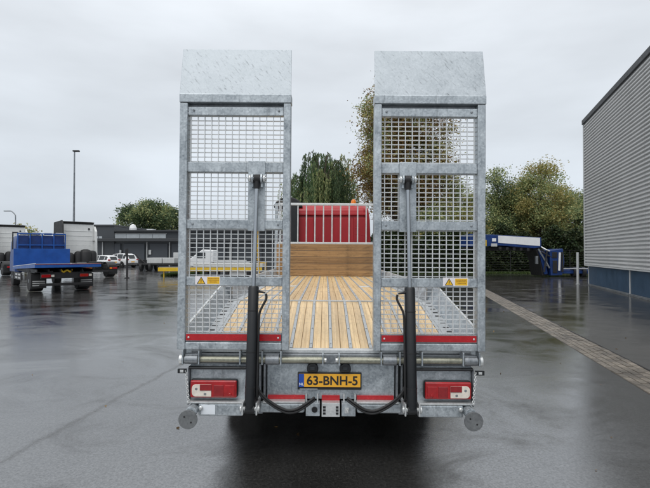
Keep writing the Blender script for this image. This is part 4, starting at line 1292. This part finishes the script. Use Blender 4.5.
# ------------------------------------------------------------------ trees
def leaf(mb, c, size, rng, direction=None, asp=.55):
    if direction is None:
        d = Vector((rng.gauss(0, 1), rng.gauss(0, 1), rng.gauss(0, .7))).normalized()
    else:
        d = direction
    q = d.cross(Vector((rng.gauss(0, 1), rng.gauss(0, 1), rng.gauss(0, 1)))).normalized()
    a, b = d * size * .5, q * size * .5 * asp
    i = len(mb[0])
    mb[0].extend([c - a, c + b - a * .1, c + a, c - b - a * .1])
    mb[1].append((i, i + 1, i + 2, i + 3))
def leaf_obj(name, mb, mats, mi, parent):
    me = bpy.data.meshes.new(name)
    me.from_pydata(mb[0], [], mb[1])
    for q in mats: me.materials.append(q)
    me.polygons.foreach_set('material_index', mi)
    o = bpy.data.objects.new(name, me); C.objects.link(o); o.parent = parent
    return o
def tree(name, loc, H, rx, crown_lo, leaves, size, mats, label, seed, clusters=90, spread=.16, lean=0, group=None, ry=None, shape=1.0, trunk=.22):
    rng = random.Random(seed)
    t = empty(name, loc)
    tag(t, label, 'tree', group)
    ry = ry or rx
    tk = MB()
    fork = H * (crown_lo + .08)
    tk.tube(smooth_line([(0, 0, 0), (lean * .1, 0, H * .2), (lean * .3, .05, fork), (lean * .7, 0, H * .7), (lean, 0, H * .92)]), [trunk * (1 - .92 * k / 24) for k in range(25)], 9)
    cen = []
    mid = (crown_lo + 1) / 2 * H
    hz = (1 - crown_lo) / 2 * H
    tries = 0
    while len(cen) < clusters and tries < 6000:
        tries += 1
        u = Vector((rng.uniform(-1, 1), rng.uniform(-1, 1), rng.uniform(-1, 1)))
        l_ = u.length
        if l_ > 1 or l_ < .25: continue
        # uneven outline
        wob = .78 + .30 * math.sin(3.1 * math.atan2(u.y, u.x) + seed) * .5 + .25 * math.sin(4.3 * u.z + seed * 1.7) * .5
        if l_ > wob: continue
        k = (1 - max(0, u.z) * .35 * shape)
        cen.append(Vector((u.x * rx * k + lean * .6, u.y * ry * k, mid + u.z * hz)))
    mb = ([], []); mi = []
    per = leaves // max(1, len(cen))
    for c in cen:
        zf = max(fork * .8, c.z - rng.uniform(.25, .5) * H * .5)
        st0 = Vector((lean * .5 * zf / H, 0, min(zf, H * .85)))
        md = st0.lerp(c, .5) + Vector((rng.gauss(0, .15), rng.gauss(0, .15), rng.uniform(0, .3)))
        r0 = max(.02, trunk * .32 * (1 - zf / H * .8))
        tk.tube(smooth_line([st0, md, c], 3), [r0, r0 * .9, r0 * .75, r0 * .6, r0 * .45, r0 * .3, .012], 5, cap=False)
        base = rng.randrange(len(mats))
        sr = rng.uniform(.7, 1.3) * spread * min(rx, hz) 
        nl = int(per * rng.uniform(.5, 1.5))
        for _ in range(nl):
            p_ = c + Vector((rng.gauss(0, sr), rng.gauss(0, sr), rng.gauss(0, sr * .8)))
            leaf(mb, p_, size * rng.uniform(.6, 1.3), rng)
            mi.append(base if rng.random() < .75 else rng.randrange(len(mats)))
    tk.build('trunk', M['bark'], t, 0, True)
    leaf_obj('crown', mb, mats, mi, t)
    return t
def willow(loc, H, rx, label, seed):
    rng = random.Random(seed)
    t = empty('willow_tree', loc)
    tag(t, label, 'tree')
    tk = MB()
    tk.tube(smooth_line([(0, 0, 0), (.1, 0, 1.8), (0, .1, H * .35), (-.1, 0, H * .6)]), [.45 * (1 - .8 * k / 18) for k in range(19)], 10)
    mb = ([], []); mi = []
    mats = [M['lf_willow'], M['lf_dark'], M['lf_mid']]
    for i in range(52):
        a = i * 2.399 + rng.uniform(-.3, .3)
        rr_ = rx * (.12 + .84 * math.sqrt((i + .5) / 52)) * rng.uniform(.85, 1.1)
        hi = H * rng.choice((.72, .80, .88, .95, 1.0)) * rng.uniform(.96, 1.02) - .24 * H * (rr_ / rx) ** 2
        e_ = Vector((math.cos(a), math.sin(a), 0))
        bough = smooth_line([Vector((0, 0, H * rng.uniform(.4, .55))), e_ * rr_ * .35 + Vector((0, 0, hi * .86)), e_ * rr_ * .75 + Vector((0, 0, hi)), e_ * rr_ + Vector((0, 0, hi * .90))], 6)
        tk.tube(bough, [.10 * (1 - .9 * k / (len(bough) - 1)) for k in range(len(bough))], 5, cap=False)
        base = rng.choice((0, 0, 1, 2, 0))
        for q in range(18):
            b0 = bough[rng.randrange(4, len(bough))]
            top = b0 + Vector((rng.gauss(0, .25), rng.gauss(0, .25), rng.uniform(-.1, .25)))
            ln = rng.uniform(.18, .50) * H
            out = e_ * rng.uniform(.1, .6) + Vector((rng.gauss(0, .15), rng.gauss(0, .15), 0))
            n = int(ln / .09)
            ph = rng.uniform(0, 6)
            for k in range(n):
                s_ = k / n
                c = top + out * (s_ * 1.5 - s_ * s_ * .7) + Vector((.08 * math.sin(s_ * 5 + ph), .08 * math.cos(s_ * 4 + ph), .22 * math.sin(min(1, s_ * 5) * math.pi) - s_ ** 1.15 * ln))
                if c.z < .4: break
                for _ in range(2):
                    leaf(mb, c + Vector((rng.gauss(0, .055), rng.gauss(0, .055), rng.gauss(0, .06))), rng.uniform(.18, .36), rng, Vector((rng.gauss(0, .22), rng.gauss(0, .22), -1)).normalized(), .26)
                    mi.append(base if rng.random() < .85 else rng.choice((0, 1, 2)))
    tk.build('trunk', M['bark'], t, 0, True)
    leaf_obj('crown', mb, mats, mi, t)
    return t
D, Mi, Oc, Br = M['lf_dark'], M['lf_mid'], M['lf_ochre'], M['lf_brown']
tree('broadleaf_tree', gx(151, 90), zz(199.5, 90), 7.4, .30, 26000, .40, [D, D, Mi], 'round dark green tree rising over the dark building', 11, 130, .15)
tree('broadleaf_tree', gx(26, 70), zz(222, 70), 3.0, .25, 3000, .40, [Mi, Oc], 'small pale tree behind the white cab at far left', 12, 45, .2)
willow((xx(322, 52), 52, 0), zz(147, 52), 4.5, 'drooping green willow behind the red truck cab', 5)
tree('autumn_tree', gx(397, 45), zz(84, 45), 6.0, .24, 64000, .21, [Br, Oc, Br, Br, Mi], 'tall brown autumn tree rising behind the right ramp', 21, 240, .095, .4, None, 4.4, .1, .24)
grp = 'trees behind the blue gooseneck trailer'
tree('broadleaf_tree', gx(541, 46), zz(149, 46), 3.9, .10, 34000, .185, [Mi, Oc, Oc, Mi], 'tallest yellowing tree above the blue gooseneck trailer', 31, 120, .12, 0, grp, 3.4, 1.1)
tree('broadleaf_tree', gx(498, 47), zz(168, 47), 3.0, .10, 26000, .185, [Mi, Mi, D], 'dark green tree right beside the right ramp post', 32, 120, .14, 0, grp, 3.0)
tree('broadleaf_tree', gx(578, 48), zz(187, 48), 3.1, .10, 24000, .19, [Mi, Mi, D], 'green tree partly hidden by the warehouse corner', 33, 110, .14, 0, grp, 3.0)
tree('broadleaf_tree', gx(518, 52), zz(186, 52), 3.4, .08, 24000, .20, [Mi, Mi, Oc], 'lower green tree in the gap between two taller trees', 34, 110, .15, 0, grp, 3.0)
tree('broadleaf_tree', gx(455, 44), zz(168, 44), 3.4, .10, 26000, .18, [Mi, Mi, Oc], 'bushy tree seen through the right side of the right ramp', 35, 120, .14, 0, grp, 3.0)
tree('broadleaf_tree', gx(412, 46), zz(180, 46), 3.2, .10, 22000, .18, [D, Mi, Mi], 'bushy tree seen through the left side of the right ramp', 36, 110, .14, 0, grp, 3.0)
# hedge with wire fence
rng = random.Random(77)
mb = ([], []); mi = []
HY = 41.5
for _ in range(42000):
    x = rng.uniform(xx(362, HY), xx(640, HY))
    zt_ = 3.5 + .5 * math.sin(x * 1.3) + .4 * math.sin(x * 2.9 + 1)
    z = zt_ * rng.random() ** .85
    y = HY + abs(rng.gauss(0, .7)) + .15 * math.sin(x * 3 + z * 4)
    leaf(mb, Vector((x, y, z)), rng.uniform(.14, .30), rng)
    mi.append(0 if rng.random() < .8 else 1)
hd = empty('hedge', (0, 0, 0))
tag(hd, 'dense dark hedge behind the blue gooseneck trailer', 'hedge')
leaf_obj('foliage', mb, [M['lf_hedge'], M['lf_dark']], mi, hd)
m = MB()
for k in range(40):
    x = xx(362, HY) + k * .62
    m.tube([(x, HY + 1.0, 0), (x + rng.uniform(-.3, .3), HY + 1.0, 2.8)], [.06, .02], 5)
m.build('stems', M['bark'], hd)
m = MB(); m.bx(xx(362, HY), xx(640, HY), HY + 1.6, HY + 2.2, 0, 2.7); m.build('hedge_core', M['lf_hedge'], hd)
fn = empty('wire_fence', (0, 0, 0))
tag(fn, 'black wire fence in front of the dark hedge', 'fence')
FY = 40.6
x = xx(362, FY)
while x < xx(625, FY):
    m = MB(); m.cyl((x, FY, 0), (x, FY, 2.0), .03, 8); m.build('post', M['chassis'], fn); x += 2.5
for k in range(10):
    m = MB(); m.cyl((xx(362, FY), FY - .03, .15 + k * .2), (xx(625, FY), FY - .03, .15 + k * .2), .009, 5); m.build('wire', M['chassis'], fn)
def verge(name, label, x0, x1, y0, y1, n):
    mb = ([], []); mi = []
    for _ in range(n):
        c = Vector((rng.uniform(x0, x1), rng.uniform(y0, y1), rng.uniform(.02, .10)))
        leaf(mb, c, rng.uniform(.12, .28), rng, Vector((rng.gauss(0, .4), rng.gauss(0, .4), 1)).normalized(), .3); mi.append(0)
    tag(leaf_obj(name, mb, [M['grass']], mi, None), label, 'grass', None, 'stuff')
verge('grass_verge', 'patch of short green grass below the yellow beam', xx(163, 36.5), xx(200, 36.5), 36, 40, 9000)
verge('grass_verge', 'narrow grass strip along the foot of the hedge', xx(365, 40), xx(600, 40), 39.6, 41.4, 9000)

# scattered fallen leaves on the wet yard
mb = ([], []); mi = []
for _ in range(70):
    Y = rng.uniform(3.2, 16)
    leaf(mb, Vector((rng.uniform(-9, 7), Y, .006)), rng.uniform(.02, .05), rng, Vector((rng.gauss(0, 1), rng.gauss(0, 1), .02)).normalized(), .7); mi.append(0)
tag(leaf_obj('leaf_litter', mb, [M['lf_brown']], mi, None), 'few small fallen leaves scattered over the wet asphalt', 'leaves', None, 'stuff')
